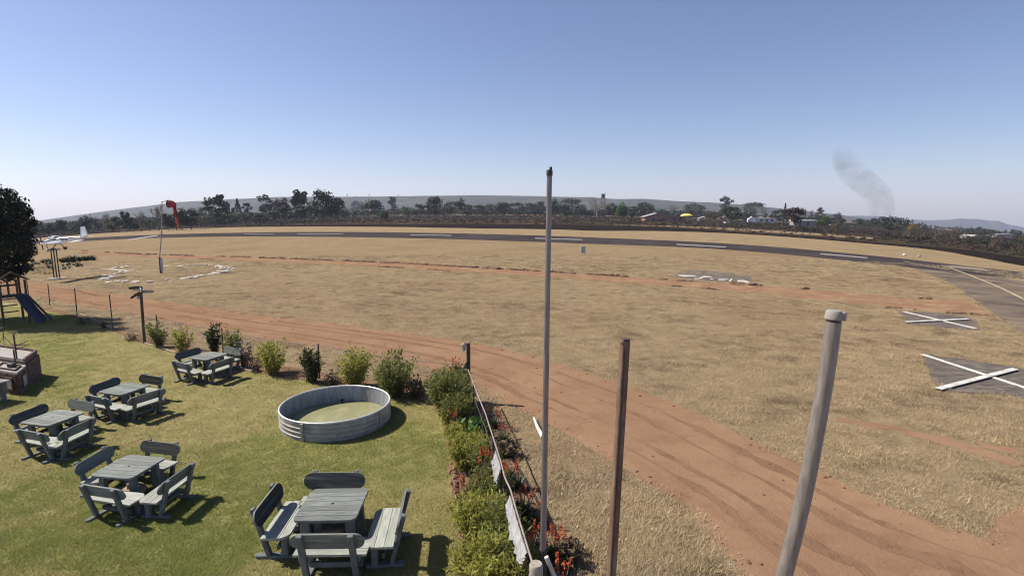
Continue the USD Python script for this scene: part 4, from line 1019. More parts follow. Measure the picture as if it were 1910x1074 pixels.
# closed-area markers: white crosses on dark pads
def bar_between(a, b, w, th, off):
    a, b = V(*a), V(*b); m_ = (a + b) / 2; d = b - a
    R = rotz(math.atan2(d[1], d[0])) @ rot_axis([0, 1, 0], -math.atan2(d[2], np.hypot(d[0], d[1])))
    return xf(box([0, 0, 0], [np.linalg.norm(d), w, th], bev=.015), R, m_ + [0, 0, th / 2 + off])
pads = []
for lab, poly, bars, sd in (('near white cross marker on a dark gravel pad cut by the right edge', [(1717, 658), (1745, 663), (1810, 672), (1890, 685), (1975, 700), (1970, 756), (1900, 742), (1850, 736), (1752, 730), (1738, 712)], [((1720, 662), (1932, 731)), ((1750, 728.5), (1893, 691))], 81),
                            ('smaller white cross marker on a dark gravel pad farther off near the taxiway', [(1677, 580), (1730, 582), (1800, 591), (1822, 598), (1826, 616), (1780, 613), (1690, 604), (1684, 596)], [((1685, 582), (1821, 614)), ((1690, 602.5), (1806, 597))], 82)):
    t = thing('cross_marker', lab, 'ground marker', group=None)
    m, pl = sheet(Polygon(VP(poly)), .3, .012, sd, .14, .5); pads.append(pl)
    put('pad', m, MT['gravel'], t)
    put('bar', bar_between(*bars[0], .17, .03, .015), MT['cross'], t)
    put('bar', bar_between(*bars[1], .20, .03, .048), MT['cross'], t)

# striped marker board by the runway
p = V(1087, 474.5); k = mpp(p); h = at(1087, 459.5, p[1])[2] - p[2]; w = 8.2 * k
mb = thing('marker_board', 'small white board with black stripes standing before the runway', 'marker board', p, 4)
put('panel', box([0, 0, h * .56], [w, .05, h * .88], bev=.01), MT['white'], mb)
for i, (z0, xx, ww) in enumerate(((.86, .12, .7), (.60, .05, .84), (.34, .05, .84))): put('stripe', box([xx * w, -.03, h * z0], [w * ww, .012, h * .115]), MT['black'], mb)
put('side_panel', xf(box([0, 0, 0], [w * .5, .05, h * .88], bev=.01), rotz(.9), [w * .62, .2, h * .56]), MT['white'], mb)
for s in (-.4, .4): put('leg', box([w * s, .04, h * .06], [.05, .05, h * .2]), MT['darksteel'], mb)

# little white stones by the runway edge
for x, y in ((1686.5, 476.5), (1714, 479)):
    q = V(x, y); m = trimesh.creation.icosphere(1, 1.0)
    put('runway_light', (m.vertices * [.22, .2, .2] + q + [0, 0, .1], m.faces), MT['white'] if x < 1700 else MT['post'], label='small white runway edge marker on the far verge' if x < 1700 else 'small grey runway edge marker on the far verge', cat='marker', smooth=True)

# aircraft on its stand
p = V(106.5, 520.5); k = mpp(p); Yp = p[1]
st = thing('aircraft_stand', 'three dark steel poles holding the small white aircraft aloft', 'stand', p)
hs = at(106, 466, Yp)[2] - p[2]
for a in (-1, 0, 1): put('pole', tube([[a * 5.2 * k, 0, -.2], [a * 5.0 * k, 0, hs]], 1.0 * k, 8), MT['darksteel'], st)
put('base', extr(Point(0, 0).buffer(.62), .1), MT['concrete'], st)
put('head_plate', box([0, .05, hs + .03], [15 * k, .5, .08], bev=.01), MT['darksteel'], st)
L = 86 * k
ap = thing('aircraft', 'small white low wing aircraft with dark stripe mounted on steel poles', 'aircraft', p + np.array([at(106.5, 452, Yp)[0] - p[0], .05, at(106.5, 450, Yp)[2] - p[2]]), 183)
Rp = rot_axis([0, 1, 0], math.radians(5.5))
def ac(name, m, material, smooth=False, parent=None): return put(name, xf(join(m) if isinstance(m, list) else m, Rp), material, parent or ap, smooth=smooth)
# sections along the body: x from the nose (front) to the tail; nose points to +x
sec = [(.335, -.012, .004, .004), (.325, -.012, .014, .014), (.30, -.012, .03, .035), (.24, -.008, .05, .055), (.14, -.002, .066, .07), (.02, .0, .074, .075), (-.12, .006, .066, .066), (-.28, .016, .05, .045), (-.45, .026, .034, .028), (-.60, .034, .020, .014), (-.645, .036, .008, .006)]
n = 20; v = []
for x, zc, hz, hy in sec:
    a = np.arange(n) / n * 2 * np.pi
    v.append(np.stack([np.full(n, x * L), np.sign(np.cos(a)) * np.abs(np.cos(a)) ** .8 * hy * L, (zc + np.sin(a) * hz) * L], 1))
f = [[i * n + j, i * n + (j + 1) % n, (i + 1) * n + (j + 1) % n] for i in range(len(sec) - 1) for j in range(n)] + [[i * n + j, (i + 1) * n + (j + 1) % n, (i + 1) * n + j] for i in range(len(sec) - 1) for j in range(n)]
fus = ac('fuselage', (np.vstack(v), np.array(f)), MT['planewhite'], True)
cn = trimesh.creation.icosphere(3, 1.0)
ac('canopy', (cn.vertices * [.15 * L, .058 * L, .062 * L] + [.06 * L, 0, .055 * L], cn.faces), MT['glass'], True)
ac('canopy_frame', tube([[x * L, 0, (.055 + .0635 * math.sqrt(max(0, 1 - ((x - .06) / .15) ** 2))) * L] for x in np.linspace(.205, -.085, 14)], .008 * L, 6), MT['planewhite'])
for s in (-1, 1):
    top = [(.30, .010), (.20, .032), (.06, .040), (-.08, .054), (-.25, .058), (-.45, .054), (-.60, .046)]
    bot = [(.30, .002), (.20, .012), (.06, .016), (-.08, .026), (-.25, .040), (-.45, .044), (-.60, .042)]
    def sidey(x, z):
        xs = [q[0] for q in sec][::-1]
        zc, hz, hy = (np.interp(x, xs, [q[i] for q in sec][::-1]) for i in (1, 2, 3))
        u = np.clip((z - zc) / hz, -1, 1)
        return (np.abs(np.sqrt(1 - u * u)) ** .8 * hy + .004)
    vv, ff = [], []
    for (xa, za), (xb, zb) in zip(resample(top, 24)[0], resample(bot, 24)[0]):
        for w in (0, .5, 1):
            x, z = xa + (xb - xa) * w, za + (zb - za) * w
            vv.append([x * L, s * sidey(x, z) * L, z * L])
    for i in range(23):
        for j in (0, 1):
            q = i * 3 + j; ff += [[q, q + 1, q + 4], [q, q + 4, q + 3]]
    ac('side_stripe', (np.array(vv), np.array(ff)), MT['planestripe'], True)
foil = Polygon([(.5, 0), (.42, .035), (.2, .06), (-.1, .05), (-.5, .004), (-.5, -.004), (-.1, -.03), (.2, -.035), (.42, -.02)])
def wing(span, chord, x, z, y0=0.0, taper=.8, dihedral=.05):
    vs, fs = [], []
    pr = np.array(foil.exterior.coords)[:-1]; m_ = len(pr)
    for i, t in enumerate((-1, -.5, 0, .5, 1)):
        c = chord * (1 - (1 - taper) * abs(t))
        vs.append(np.stack([x + pr[:, 0] * c, np.full(m_, t * span / 2 + y0), z + pr[:, 1] * c + abs(t) * dihedral * span / 2], 1))
    for i in range(4):
        for j in range(m_):
            q, w = i * m_ + j, i * m_ + (j + 1) % m_
            fs += [[q, w, w + m_], [q, w + m_, q + m_]]
    for i in (0, 4):
        for j in range(1, m_ - 1): fs.append([i * m_, i * m_ + j, i * m_ + j + 1])
    return np.vstack(vs), np.array(fs)
ac('wing', wing(1.35 * L, .25 * L, .03 * L, -.055 * L), MT['planewhite'], 30)
ac('tailplane', wing(.46 * L, .13 * L, -.57 * L, .036 * L, dihedral=0), MT['planewhite'], 30)
fin = Polygon([(-.50, .03), (-.545, .255), (-.62, .262), (-.648, .03), (-.60, .02)])
Rf = np.array([[1, 0, 0], [0, 0, -1], [0, 1, 0]])
fn = ac('tail_fin', extr(Polygon(np.array(fin.exterior.coords) * L).buffer(-.008 * L).buffer(.008 * L), .03 * L, Rf, (0, .015 * L, 0)), MT['planewhite'])
put('fin_edge', xf(extr(Polygon(np.array([(-.495, .03), (-.541, .26), (-.623, .267), (-.623, .262), (-.545, .255), (-.502, .03)]) * L), .034 * L, Rf, (0, .017 * L, 0)), Rp), MT['planestripe'], fn)
sp = lathe([(0, .0), (.018 * L, 0), (.014 * L, .03 * L), (0, .05 * L)], 16)
pr_ = ac('propeller', [xf(sp, rot_axis([0, 1, 0], math.pi / 2), (.325 * L, 0, -.012 * L))], MT['planewhite'], 30)
for s in (-1, 1): put('blade', xf(box([.335 * L, 0, (-.012 + s * .075) * L], [.012 * L, .026 * L, .13 * L], bev=.005 * L), Rp), MT['darksteel'], pr_)
for x, y, z in ((.24, 0, -.16), (.0, .17, -.155), (.0, -.17, -.155)):
    gl = ac('gear_leg', tube([[x * L, y * .3 * L, -.05 * L], [x * L, y * L, z * L]], .008 * L, 6), MT['darksteel'])
    m = trimesh.creation.icosphere(2, 1.0)
    wl = ac('wheel_spat', (m.vertices * [.055 * L, .018 * L, .025 * L] + [x * L, y * L, (z - .0) * L], m.faces), MT['planewhite'] if y == 0 else MT['planestripe'], True)
    put('wheel', xf(trimesh.creation.cylinder(.026 * L, .02 * L, sections=16), Rp @ rot_axis([1, 0, 0], math.pi / 2), Rp @ np.array([x * L, y * L, (z - .014) * L])), MT['black'], wl)
tx = meshkit.text_mesh('ZU PC', .036 * L, .004 * L, True)
wt = tx.bounds[1][0] - tx.bounds[0][0]
# the lettering faces the camera: the aircraft's own left side
ac('lettering', xf(tx, np.array([[-1, 0, 0], [0, 0, 1], [0, 1, 0]]), (-.12 * L, (sidey(-.19, .012) + .001) * L, -.004 * L)), MT['letters'])

# plants near the stand
g = np.random.default_rng(17)
def succulent(n, r, h, seed, wd=.07):
    q = np.random.default_rng(seed); vs, fs = [], []
    for i in range(n):
        a = i * 2.4 + q.normal(0, .2); e = .5 + .9 * (i / n); ln = r * q.uniform(.8, 1.2)
        pts = [np.array([math.cos(a) * t * ln * math.cos(e * (1 - .25 * t)), math.sin(a) * t * ln * math.cos(e * (1 - .25 * t)), .02 + h * t * math.sin(e) * (1.1 - .15 * t)]) for t in (0, .45, .8, 1)]
        sd = np.array([-math.sin(a), math.cos(a), 0]) * wd; b = len(vs)
        for p_, w in zip(pts, (1, .8, .4, .02)): vs += [p_ - sd * w, p_ + [0, 0, -wd * .6 * w], p_ + sd * w]
        for k_ in range(3):
            o = b + k_ * 3
            fs += [[o, o + 1, o + 4], [o, o + 4, o + 3], [o + 1, o + 2, o + 5], [o + 1, o + 5, o + 4], [o + 2, o, o + 3], [o + 2, o + 3, o + 5]]
    return np.array(vs), np.array(fs)
GRP = 'plants in rows by the aircraft stand'
ORD = 'first second third fourth fifth sixth seventh eighth ninth tenth eleventh twelfth thirteenth fourteenth fifteenth sixteenth seventeenth eighteenth'.split()
def nth(k, what): return f'{ORD[k]} {what}'
first_s = thing('succulent', nth(0, 'dark spiky plant from the stand in the rear row running right'), 'plant', V(115, 490), 0, GRP)
put('leaves', succulent(18, .55, .62, 3), LF['shrubdark'], first_s)
first_b = thing('pale_tussock', nth(0, 'pale low tussock of the patch between tree and aircraft stand'), 'plant', V(70, 505), 0, GRP + ', pale')
put('leaves', spray_mesh(.5, 90, .42, .02, 9), LF['straw'], first_b)
for i_, x in enumerate(np.linspace(118, 176, 17)):
    q = V(x + g.normal(0, .6), 489.5 - (x - 115) * .062 + g.normal(0, .5))
    copy_of(first_s, nth(i_ + 1, 'dark spiky plant from the stand in the rear row running right'), q, g.uniform(0, 360), g.uniform(.7, 1.3) * (1.25 if 128 < x < 140 else 1))
for i_, (x, y) in enumerate([(118, 497), (126, 496), (130, 494.5), (138, 495), (144, 494), (149, 494), (118, 503), (122, 502.5), (130, 501), (143, 498), (147, 497.5), (153, 497)]):
    copy_of(first_s, nth(i_ % 6, 'small dark plant from the stand in the %s sparse row running right' % ('upper' if i_ < 6 else 'lower')), V(x, y), g.uniform(0, 360), g.uniform(.4, .65), GRP + ', front right')
for i_, (x, y) in enumerate([(62, 496), (67, 494), (73, 494), (80, 491), (84, 489), (88, 489), (92, 488), (97, 491), (94, 494), (87, 495), (62, 505), (66, 506), (80, 503), (91, 501), (98, 505)]):
    copy_of(first_s, nth(i_, 'dark spiky plant of the patch between tree and aircraft stand'), V(x, y), g.uniform(0, 360), g.uniform(.5, .85), GRP + ', left')
for i_, (x, y) in enumerate([(66, 500), (74, 501), (79, 498), (86, 501), (93, 498), (70, 509), (78, 508), (84, 511), (88, 510), (93, 509), (62, 511), (98, 500), (58, 502)]):
    copy_of(first_b, nth(i_ + 1, 'pale low tussock of the patch between tree and aircraft stand'), V(x, y), g.uniform(0, 360), g.uniform(.8, 1.3))

# ------------------------------------------------------------------ signpost
p = V(269.5, 640); Ys = p[1]; k = mpp(p)
sgn = thing('signpost', 'dark timber signpost with arrow boards pointing several ways at the lawn edge', 'signpost', p)
def sl(px, py): return at(px, py, Ys) - p
top = sl(262, 534)
put('post', tube([[0, 0, -.3], top * .5, top], [.055, .052, .05], 8), MT['timber'], sgn)
def arrow(l, h): return Polygon([(0, -h / 2), (l * .84, -h / 2), (l, 0), (l * .84, h / 2), (0, h / 2)])
for (x0, y0), (x1, y1), yaw, hh, mm in (((263, 537.5), (239.5, 542), .35, .12, 'post'), ((263, 535.5), (247, 536), -.5, .10, 'timber'), ((264, 544.5), (285, 544), .1, .11, 'post'), ((262.5, 551), (244, 550.5), .2, .11, 'timber'), ((262, 545), (253, 551), -.9, .09, 'timber'), ((263.5, 556), (251, 556), .15, .10, 'post'), ((264, 538), (271, 540.5), -.8, .14, 'plastic')):
    a, b_ = sl(x0, y0), sl(x1, y1); d = b_ - a
    l = math.hypot(d[0], d[2]) / max(.35, math.cos(yaw)); s = 1 if d[0] > 0 else -1
    R = rotz((0 if s > 0 else math.pi) + yaw * s) @ rot_axis([0, 1, 0], -math.atan2(d[2], abs(d[0])) * 1.0) @ np.array([[1, 0, 0], [0, 0, -1], [0, 1, 0.]])
    put('arrow_board', extr(arrow(l, hh), .03, R, a + [0, -.06 if yaw < 0 else .06, 0]), MT[mm], sgn)

# ------------------------------------------------------------------ fences
fen = thing('wire_fence', 'thin steel post and wire fence behind the lawn bed', 'fence')
heads = []
for q, h in zip(fpos, fh):
    lean = rng.normal(0, .03, 2)
    put('fence_post', tube([[q[0], q[1], q[2] - .2], [q[0] + lean[0], q[1] + lean[1], q[2] + h]], .024, 6), MT['darksteel'], fen)
    heads.append(np.array([q[0] + lean[0], q[1] + lean[1], q[2] + h]))
heads.append(np.array([corner[0], corner[1], 1.08]))
for lv in (.97, .66, .36):
    pts = []
    for a, b_ in zip(heads[:-1], heads[1:]):
        ga, gb = float(ground(a[0], a[1])), float(ground(b_[0], b_[1]))
        A_ = np.array([a[0], a[1], ga + (a[2] - ga) * lv]); B_ = np.array([b_[0], b_[1], gb + (b_[2] - gb) * lv])
        for t in np.linspace(0, 1, 9)[:-1]:
            c = A_ + (B_ - A_) * t; c[2] -= .10 * 4 * t * (1 - t) * (1.0 if lv > .9 else .5); pts.append(c)
    pts.append(B_)
    put('wire', tube(np.array(pts), .010 if lv > .9 else .005, 5), MT['wire'], fen)

lp = thing('lamp_post', 'short black post with a small pale green garden lamp at the bed corner', 'lamp post', [corner[0], corner[1], 0])
ph = at(868.5, 640, corner[1])[2]
put('post', tube([[0, 0, -.3], [.01, 0, ph]], .052, 10), MT['black'], lp)
lx = at(868.5, 641, corner[1])[0] - at(863, 641, corner[1])[0]
lt = put('lamp', lathe([(0, ph - .22), (.045, ph - .2), (.055, ph - .04), (.07, ph - .03), (.02, ph + .02), (0, ph + .025)], 14), MT['concrete'], lp)
stage.GetPrimAtPath(lt.GetPath()); UsdGeom.Xformable(lt).AddTranslateOp().Set(Gf.Vec3d(-.115, 0, 0))
put('bracket', box([-.06, 0, ph - .03], [.12, .03, .03]), MT['black'], lp)
put('stay', tube([[-.02, -.02, ph - .5], [-.62, -.25, .1]], .025, 8), MT['timber'], lp)

rail_px = [(873, 689), (880, 706), (890, 733), (905, 770), (919, 812), (935, 863), (941, 888), (953, 915), (965, 958), (975, 990), (986, 1026), (997, 1060)]
def flat(px, py, z): 
    r = ray(px, py); t = (z - H) / r[2]; return np.array([0, 0, H]) + r * t
rail3 = np.array([flat(x, y, 1.0) for x, y in rail_px])
rf = thing('rail_fence', 'low fence with a wavy pale top rail running towards the camera', 'fence')
rr, _ = resample(rail3, 60)
put('rail', tube(rr + np.c_[0 * rr[:, :2], .02 * wob(np.arange(60), 4, 6)], .014, 7), MT['rail'], rf)
for z in (.35, .68): put('wire', tube(rr * [1, 1, 0] + [0, 0, z], .006, 5), MT['wire'], rf)
for i in (8, 20, 31, 40, 50): put('fence_post', tube([[rr[i][0], rr[i][1], -.2], [rr[i][0] + .01, rr[i][1], .99]], .026, 6), MT['darksteel'], rf)
e = flat(1000, 1050, 1.05)
ep = thing('wooden_post', 'stout round grey wooden corner post at the bottom edge of the photo', 'post', [e[0], e[1], 0])
put('shaft', tube([[0, 0, -.3], [0, 0, 1.0], [0, 0, 1.03], [0, 0, 1.05]], [.085, .082, .082, .07], 18), MT['post'], ep, smooth=40)

def hanging(i0, i1, drop, seed, label):
    g = np.random.default_rng(seed); pts = resample(rr[i0:i1], 26)[0]; vs = []
    for i, q in enumerate(pts):
        t = i / 25; d = drop * (.25 + .75 * math.sin(math.pi * min(1, t * .85 + .12)) ** .7)
        for j in range(9):
            s = j / 8
            vs.append(q + [-.06 * s + (.014 * math.sin(i * 1.9 + j * .8) + .012 * g.normal()) * s - .03, .02 * math.sin(i * .9 + 2 * j) * s + .008 * g.normal(), .015 - d * s + .05 * math.sin(i * .45 + seed) * s + .01 * g.normal() * s])
    f = [[i * 9 + j, i * 9 + j + 1, (i + 1) * 9 + j + 1] for i in range(25) for j in range(8)] + [[i * 9 + j, (i + 1) * 9 + j + 1, (i + 1) * 9 + j] for i in range(25) for j in range(8)]
    v = np.array(vs); back = v + [-.008, 0, 0]
    put('plastic_sheet', join([(v, np.array(f)), (back, np.array(f)[:, ::-1])]), MT['plastic'], smooth=True, label=label, cat='plastic sheet')
hanging(36, 42, .42, 1, 'small white plastic strip hanging from the rail halfway along')
hanging(47, 58, .36, 2, 'long crumpled white plastic sheet hanging from the rail near the bottom')
# dark hose along the outer edge of the bed
hp = smooth_line(VP([(905, 752), (930, 800), (950, 845), (975, 890), (1000, 930), (1015, 965), (1040, 1010), (1062, 1050), (1085, 1074)]), 90)
put('hose', tube(np.c_[ragged(hp, .03, .6, 5), np.full(90, .03)], .018, 7), MT['black'], label='thin dark hose lying along the outer bed edge', cat='hose')

# ------------------------------------------------------------------ the three poles and the fallen white stake
t3 = np.array([at(x, y, Y) for x, y, Y in ((1012, 1074, 6.45), (1025, 320, 6.4))]); d = (t3[1] - t3[0]); foot = t3[0] - d * (t3[0][2] / d[2])
p1 = thing('flagpole', 'tallest pole, slim grey steel with a black cap, left of the three', 'pole', foot * [1, 1, 0])
jn = at(1013, 1023, 6.45) - foot * [1, 1, 0]
put('sleeve', tube([[0, 0, -.3], jn], .052, 16), MT['black'], p1, smooth=40)
put('shaft', tube([jn - [0, 0, .02], (jn + t3[1] - foot * [1, 1, 0]) / 2, t3[1] - foot * [1, 1, 0]], [.040, .036, .031], 16), MT['pole_steel'], p1, smooth=40)
c = t3[1] - foot * [1, 1, 0]
put('cap', tube([c - [0, 0, .05], c + [0, 0, .005], c + [0, 0, .02]], [.037, .037, .03], 14), MT['black'], p1, smooth=40)
put('hook', box(c + [.012, -.02, .035], [.03, .03, .035], bev=.005), MT['black'], p1)
b0, b1 = at(1020, 1040, 6.2), at(1042, 1090, 6.2)
put('white_brace', tube([at(1019, 1038, 6.3) , flat(1045, 1100, .35)],   .03, 10), MT['cross'], label='white pipe brace leaning at the foot of the tallest pole', cat='pipe')

t3 = np.array([at(x, y, 5.0) for x, y in ((1139.5, 1074), (1166, 634))]); d = t3[1] - t3[0]; foot = t3[0] - d * (t3[0][2] / d[2])
p2 = thing('rusty_pole', 'rusty brown square steel pole standing in the middle of the three', 'pole', foot * [1, 1, 0])
c = t3[1] - foot * [1, 1, 0]
def sqbar(a, b_, w, bev=.008):
    a, b_ = np.asarray(a), np.asarray(b_); d = b_ - a
    R = trimesh.geometry.align_vectors([0, 0, 1], d)[:3, :3]
    # keep one face towards the road
    x = np.array([1, .25, 0]); z = d / np.linalg.norm(d); x -= z * (x @ z); x /= np.linalg.norm(x); y = np.cross(z, x)
    return xf(box([0, 0, 0], [w, w, np.linalg.norm(d)], bev=bev), np.stack([x, y, z], 1), (a + b_) / 2)
put('shaft', sqbar([0, 0, -.2], c, .078), MT['rust'], p2)
put('cap', sqbar(c, c + [0, 0, .016], .07, .004), MT['darksteel'], p2)
put('weld_seam', tube([c * .38 + [-.004, -.042, 0], c * .98 + [-.004, -.042, 0]], .006, 5), MT['darksteel'], p2)
a_ = np.linspace(0, 2 * np.pi, 14)
put('eyelet', tube(np.stack([-.035 + .012 * np.cos(a_), 0 * a_ - .045, .012 * np.sin(a_) - .02], 1) + c, .004, 5, False), MT['darksteel'], p2)

bend = np.array([at(x, y, 4.0) for x, y in ((1462, 1074), (1484, 990), (1504, 905), (1518, 830), (1531, 760), (1543, 690), (1552, 620), (1554.5, 600))])
d = bend[0] - bend[2]; foot = bend[0] + d * (bend[0][2] / -d[2]); base = np.array([foot[0], foot[1], 0])
p3 = thing('bent_pole', 'thick bent galvanised pole with a moulded cap, right of the three', 'pole', base)
bp, _ = resample(np.vstack([foot + d * .1, (foot + bend[0]) / 2, bend[::1]]) - base, 30)
put('shaft', tube(bp, np.linspace(.068, .056, 30), 22), MT['pole_galv'], p3, smooth=40)
c = bp[-1]; ax_ = (bp[-1] - bp[-3]); ax_ /= np.linalg.norm(ax_)
put('collar', tube([c - ax_ * .01, c + ax_ * .022], .052, 20), MT['darksteel'], p3, smooth=40)
cp = put('cap', tube([c + ax_ * .02, c + ax_ * .03, c + ax_ * .075, c + ax_ * .09], [.062, .064, .06, .048], 22), MT['concrete'], p3, smooth=40)
put('clamp', xf(box([0, 0, 0], [.03, .05, .07], bev=.006), None, c + ax_ * .05 + [.05, -.03, 0]), MT['concrete'], p3)
put('fallen_stake', tube([flat(996, 779, .07), flat(1003, 797, .06), flat(1013, 815, .05)], [.03, .045, .055], 10), MT['cross'], smooth=40, label='white painted stake lying in dry grass behind the tallest pole', cat='stake')

# ------------------------------------------------------------------ picnic sets
def rrect(w, d, r): return sbox(-w / 2 + r, -d / 2 + r, w / 2 - r, d / 2 - r).buffer(r, quad_segs=6)
def edged(poly, h, ch=.003):
    """A board with its top edges eased."""
    return join([extr(poly, h - ch), extr(poly.buffer(-ch), h)])

def build_table(label, loc, rot, group):
    t = thing('picnic_table', label, 'table', loc, rot, group)
    full = rrect(.92, .92, .10).difference(Point(0, 0).buffer(.022))
    nb = 7
    for i in range(nb):
        y0, y1 = -.46 + .92 * i / nb + .0012, -.46 + .92 * (i + 1) / nb - .0012
        put('tabletop_board', xf(edged(full.intersection(sbox(-1, y0, 1, y1)), .038), t=(0, 0, .712 + .0015 * (i % 3 - 1))), MT['wood'], t)
    for s in (-1, 1):
        put('apron', box([0, s * .33, .665], [.70, .035, .09], bev=.004), MT['woodx'], t)
        put('apron', box([s * .35, 0, .663], [.035, .62, .085], bev=.004), MT['woodx'], t)
    for sx in (-1, 1):
        for sy in (-1, 1):
            put('leg', xf(box([0, 0, 0], [.125, .10, .70], bev=.007), rot_axis([0, 1, 0], -sx * .03), (sx * .335, sy * .275, .35)), MT['woodx'], t)
    return t

def build_bench(label, loc, rot, group):
    t = thing('garden_bench', label, 'bench', loc, rot, group)
    W = 1.03
    full = sbox(-W / 2, 0, W / 2, .43).intersection(rrect(W, 1.0, .15).buffer(0) if False else Polygon(np.array(rrect(W, .86, .16).exterior.coords) + [0, 0]))
    for i in range(3):
        y0, y1 = .02 + .137 * i + .002, .02 + .137 * (i + 1) - .002
        put('seat_board', xf(edged(full.intersection(sbox(-1, y0, 1, y1)), .036), t=(0, 0, .412 + .002 * (i % 2))), MT['seat'], t)
    # back: a stadium of two boards, leaning
    lean = math.radians(14); R = rot_axis([1, 0, 0], lean)
    st = rrect(W, .285, .14)
    Rb = R @ np.array([[1, 0, 0], [0, 0, -1], [0, 1, 0.]])
    for a, b_ in ((-.15, -.0015), (.0015, .15)):
        put('back_board', xf(edged(st.intersection(sbox(-1, a, 1, b_)), .03), Rb, (0, -.022, .715)), MT['wood'], t)
    for s in (-1, 1):
        x = s * .35
        put('rear_post', xf(box([0, 0, 0], [.085, .065, .90], bev=.007), R, (x, -.016, .425)), MT['woodx'], t)
        put('front_leg', box([x, .32, .215], [.08, .10, .39], bev=.006), MT['woodx'], t)
        put('foot', xf(edged(rrect(.095, .60, .045), .06), t=(x, .17, 0)), MT['woodx'], t)
        put('seat_bearer', box([x + s * .058, .2, .375], [.036, .40, .07], bev=.004), MT['woodx'], t)
    put('stretcher', box([0, .20, .16], [.66, .04, .09], bev=.004), MT['woodx'], t)
    return t

SETS = {
 'nearest table': dict(c=(-2.74, 7.64), r=2, b=[((578, 878), (677, 878)), ((507, 905), (475, 946)), ((760, 917), (752, 954)), ((546, 997), (663, 998))]),
 'second nearest table': dict(c=(-6.71, 8.85), r=-8, b=[((259, 824), (327, 833)), ((148, 862), (188, 834)), ((319, 893), (352, 866)), ((148, 901), (214, 916))]),
 'leftmost table': dict(c=(-9.93, 11.07), r=-13, b=[((126, 746), (165, 755)), ((35, 774), (73, 755)), ((128, 801), (171, 777.5)), ((30, 798), (73, 811))]),
 'middle table': dict(c=(-9.73, 12.96), r=-17, b=[((259, 698), (297, 706)), ((176, 721), (214, 703)), ((254, 738), (298, 726)), ((160, 733.5), (196, 745))]),
 'farthest table': dict(c=(-9.36, 16.01), r=-20, b=[((416, 644), (449, 652)), ((329, 657), (366, 648)), ((405, 681), (445, 668)), ((316, 670.6), (354, 681))]),
}
SIDE = {'nearest table': ['far', 'left', 'right', 'near'], 'x': ['far right', 'far left', 'near right', 'near left']}
DESC = {'nearest table': 'at the bottom of the photo', 'second nearest table': 'left of it on the lawn', 'leftmost table': 'by the left edge', 'middle table': 'beside the brick barbecue side of the lawn', 'farthest table': 'close to the shrubs'}
tab0 = bench0 = None
CORN = {'nearest table': [(575, 910), (679, 912), (672, 970), (556, 967)], 'second nearest table': [(219, 845), (297, 857), (259, 895.5), (187, 880)], 'leftmost table': [(95.5, 762), (136.5, 772.5), (103, 796), (59, 782.5)],
        'middle table': [(234, 710), (272, 721), (227.5, 740), (195, 726)], 'farthest table': [(388.5, 653), (423.7, 660.6), (384.7, 674.4), (353, 664)]}
g = np.random.default_rng(4)
for nm, S in SETS.items():
    lab = f'weathered grey square slatted picnic table, {nm} ' + {'nearest table': 'at the bottom of the photo', 'second nearest table': 'with a stone base below', 'leftmost table': 'near the barbecue and left edge', 'middle table': 'between leftmost and farthest ones', 'farthest table': 'close to the fence shrubs'}[nm]
    sc_ = np.array([1, 1, .93] if nm == 'nearest table' else [.90, .90, .78])
    C = np.mean([flat(*c, .75 * sc_[2]) for c in CORN[nm]], 0)[:2]
    loc = (*C, 0)
    if tab0 is None:
        tab0 = build_table(lab, loc, S['r'], 'grey picnic tables on the lawn'); tab0.GetAttribute('xformOp:scale').Set(Gf.Vec3f(*map(float, sc_)))
    else: copy_of(tab0, lab, loc, S['r'], sc_)
    for (a, b_), side in zip(S['b'], SIDE.get(nm, SIDE['x'])):
        pa, pb = flat(*a, .86 * sc_[2]), flat(*b_, .86 * sc_[2])
        m = (pa + pb) / 2
        d = C - m[:2]
        ang = math.degrees(math.atan2(d[1], d[0])) - 90
        near = S['r'] + 90 * round((ang - S['r']) / 90)
        meas = math.degrees(math.atan2(pb[1] - pa[1], pb[0] - pa[0]))
        dv = (meas - near + 90) % 180 - 90
        rot = near + np.clip(dv, -16, 16) * .5 + g.normal(0, 1.0)
        u = np.array([-math.sin(math.radians(rot)), math.cos(math.radians(rot))])
        dist = np.clip(np.linalg.norm(d) * 1.05, .92, 1.28)
        pos = C - d / np.linalg.norm(d) * dist + u * .16 * sc_[1]
        lab = f'grey wooden bench with rounded back on the {side} side of the {nm}'
        if bench0 is None:
            bench0 = build_bench(lab, (*pos, 0), rot, 'grey benches round the picnic tables'); bench0.GetAttribute('xformOp:scale').Set(Gf.Vec3f(*map(float, sc_)))
        else: copy_of(bench0, lab, (*pos, 0), rot, sc_)
# a sixth table, only its corner in the photo
q = flat(9, 713, .58)
copy_of(tab0, 'grey picnic table cut by the left edge in front of the barbecue', (q[0] - .52, q[1] - .1, 0), -12, [.9, .9, .78])
for (x, y), lab, r in (((622, 986), 'flat brown stone base under the nearest table', .24), ((243, 920), 'flat brown stone base under the second nearest table', .26)):
    q = flat(x, y, 0)
    put('stone_block', xf(lathe([(0, .0), (r, 0), (r * 1.02, .05), (r * .9, .10), (.05, .11), (.04, .2), (0, .2)], 18), t=q), MT['kerb'], smooth=35, label=lab, cat='stone block')

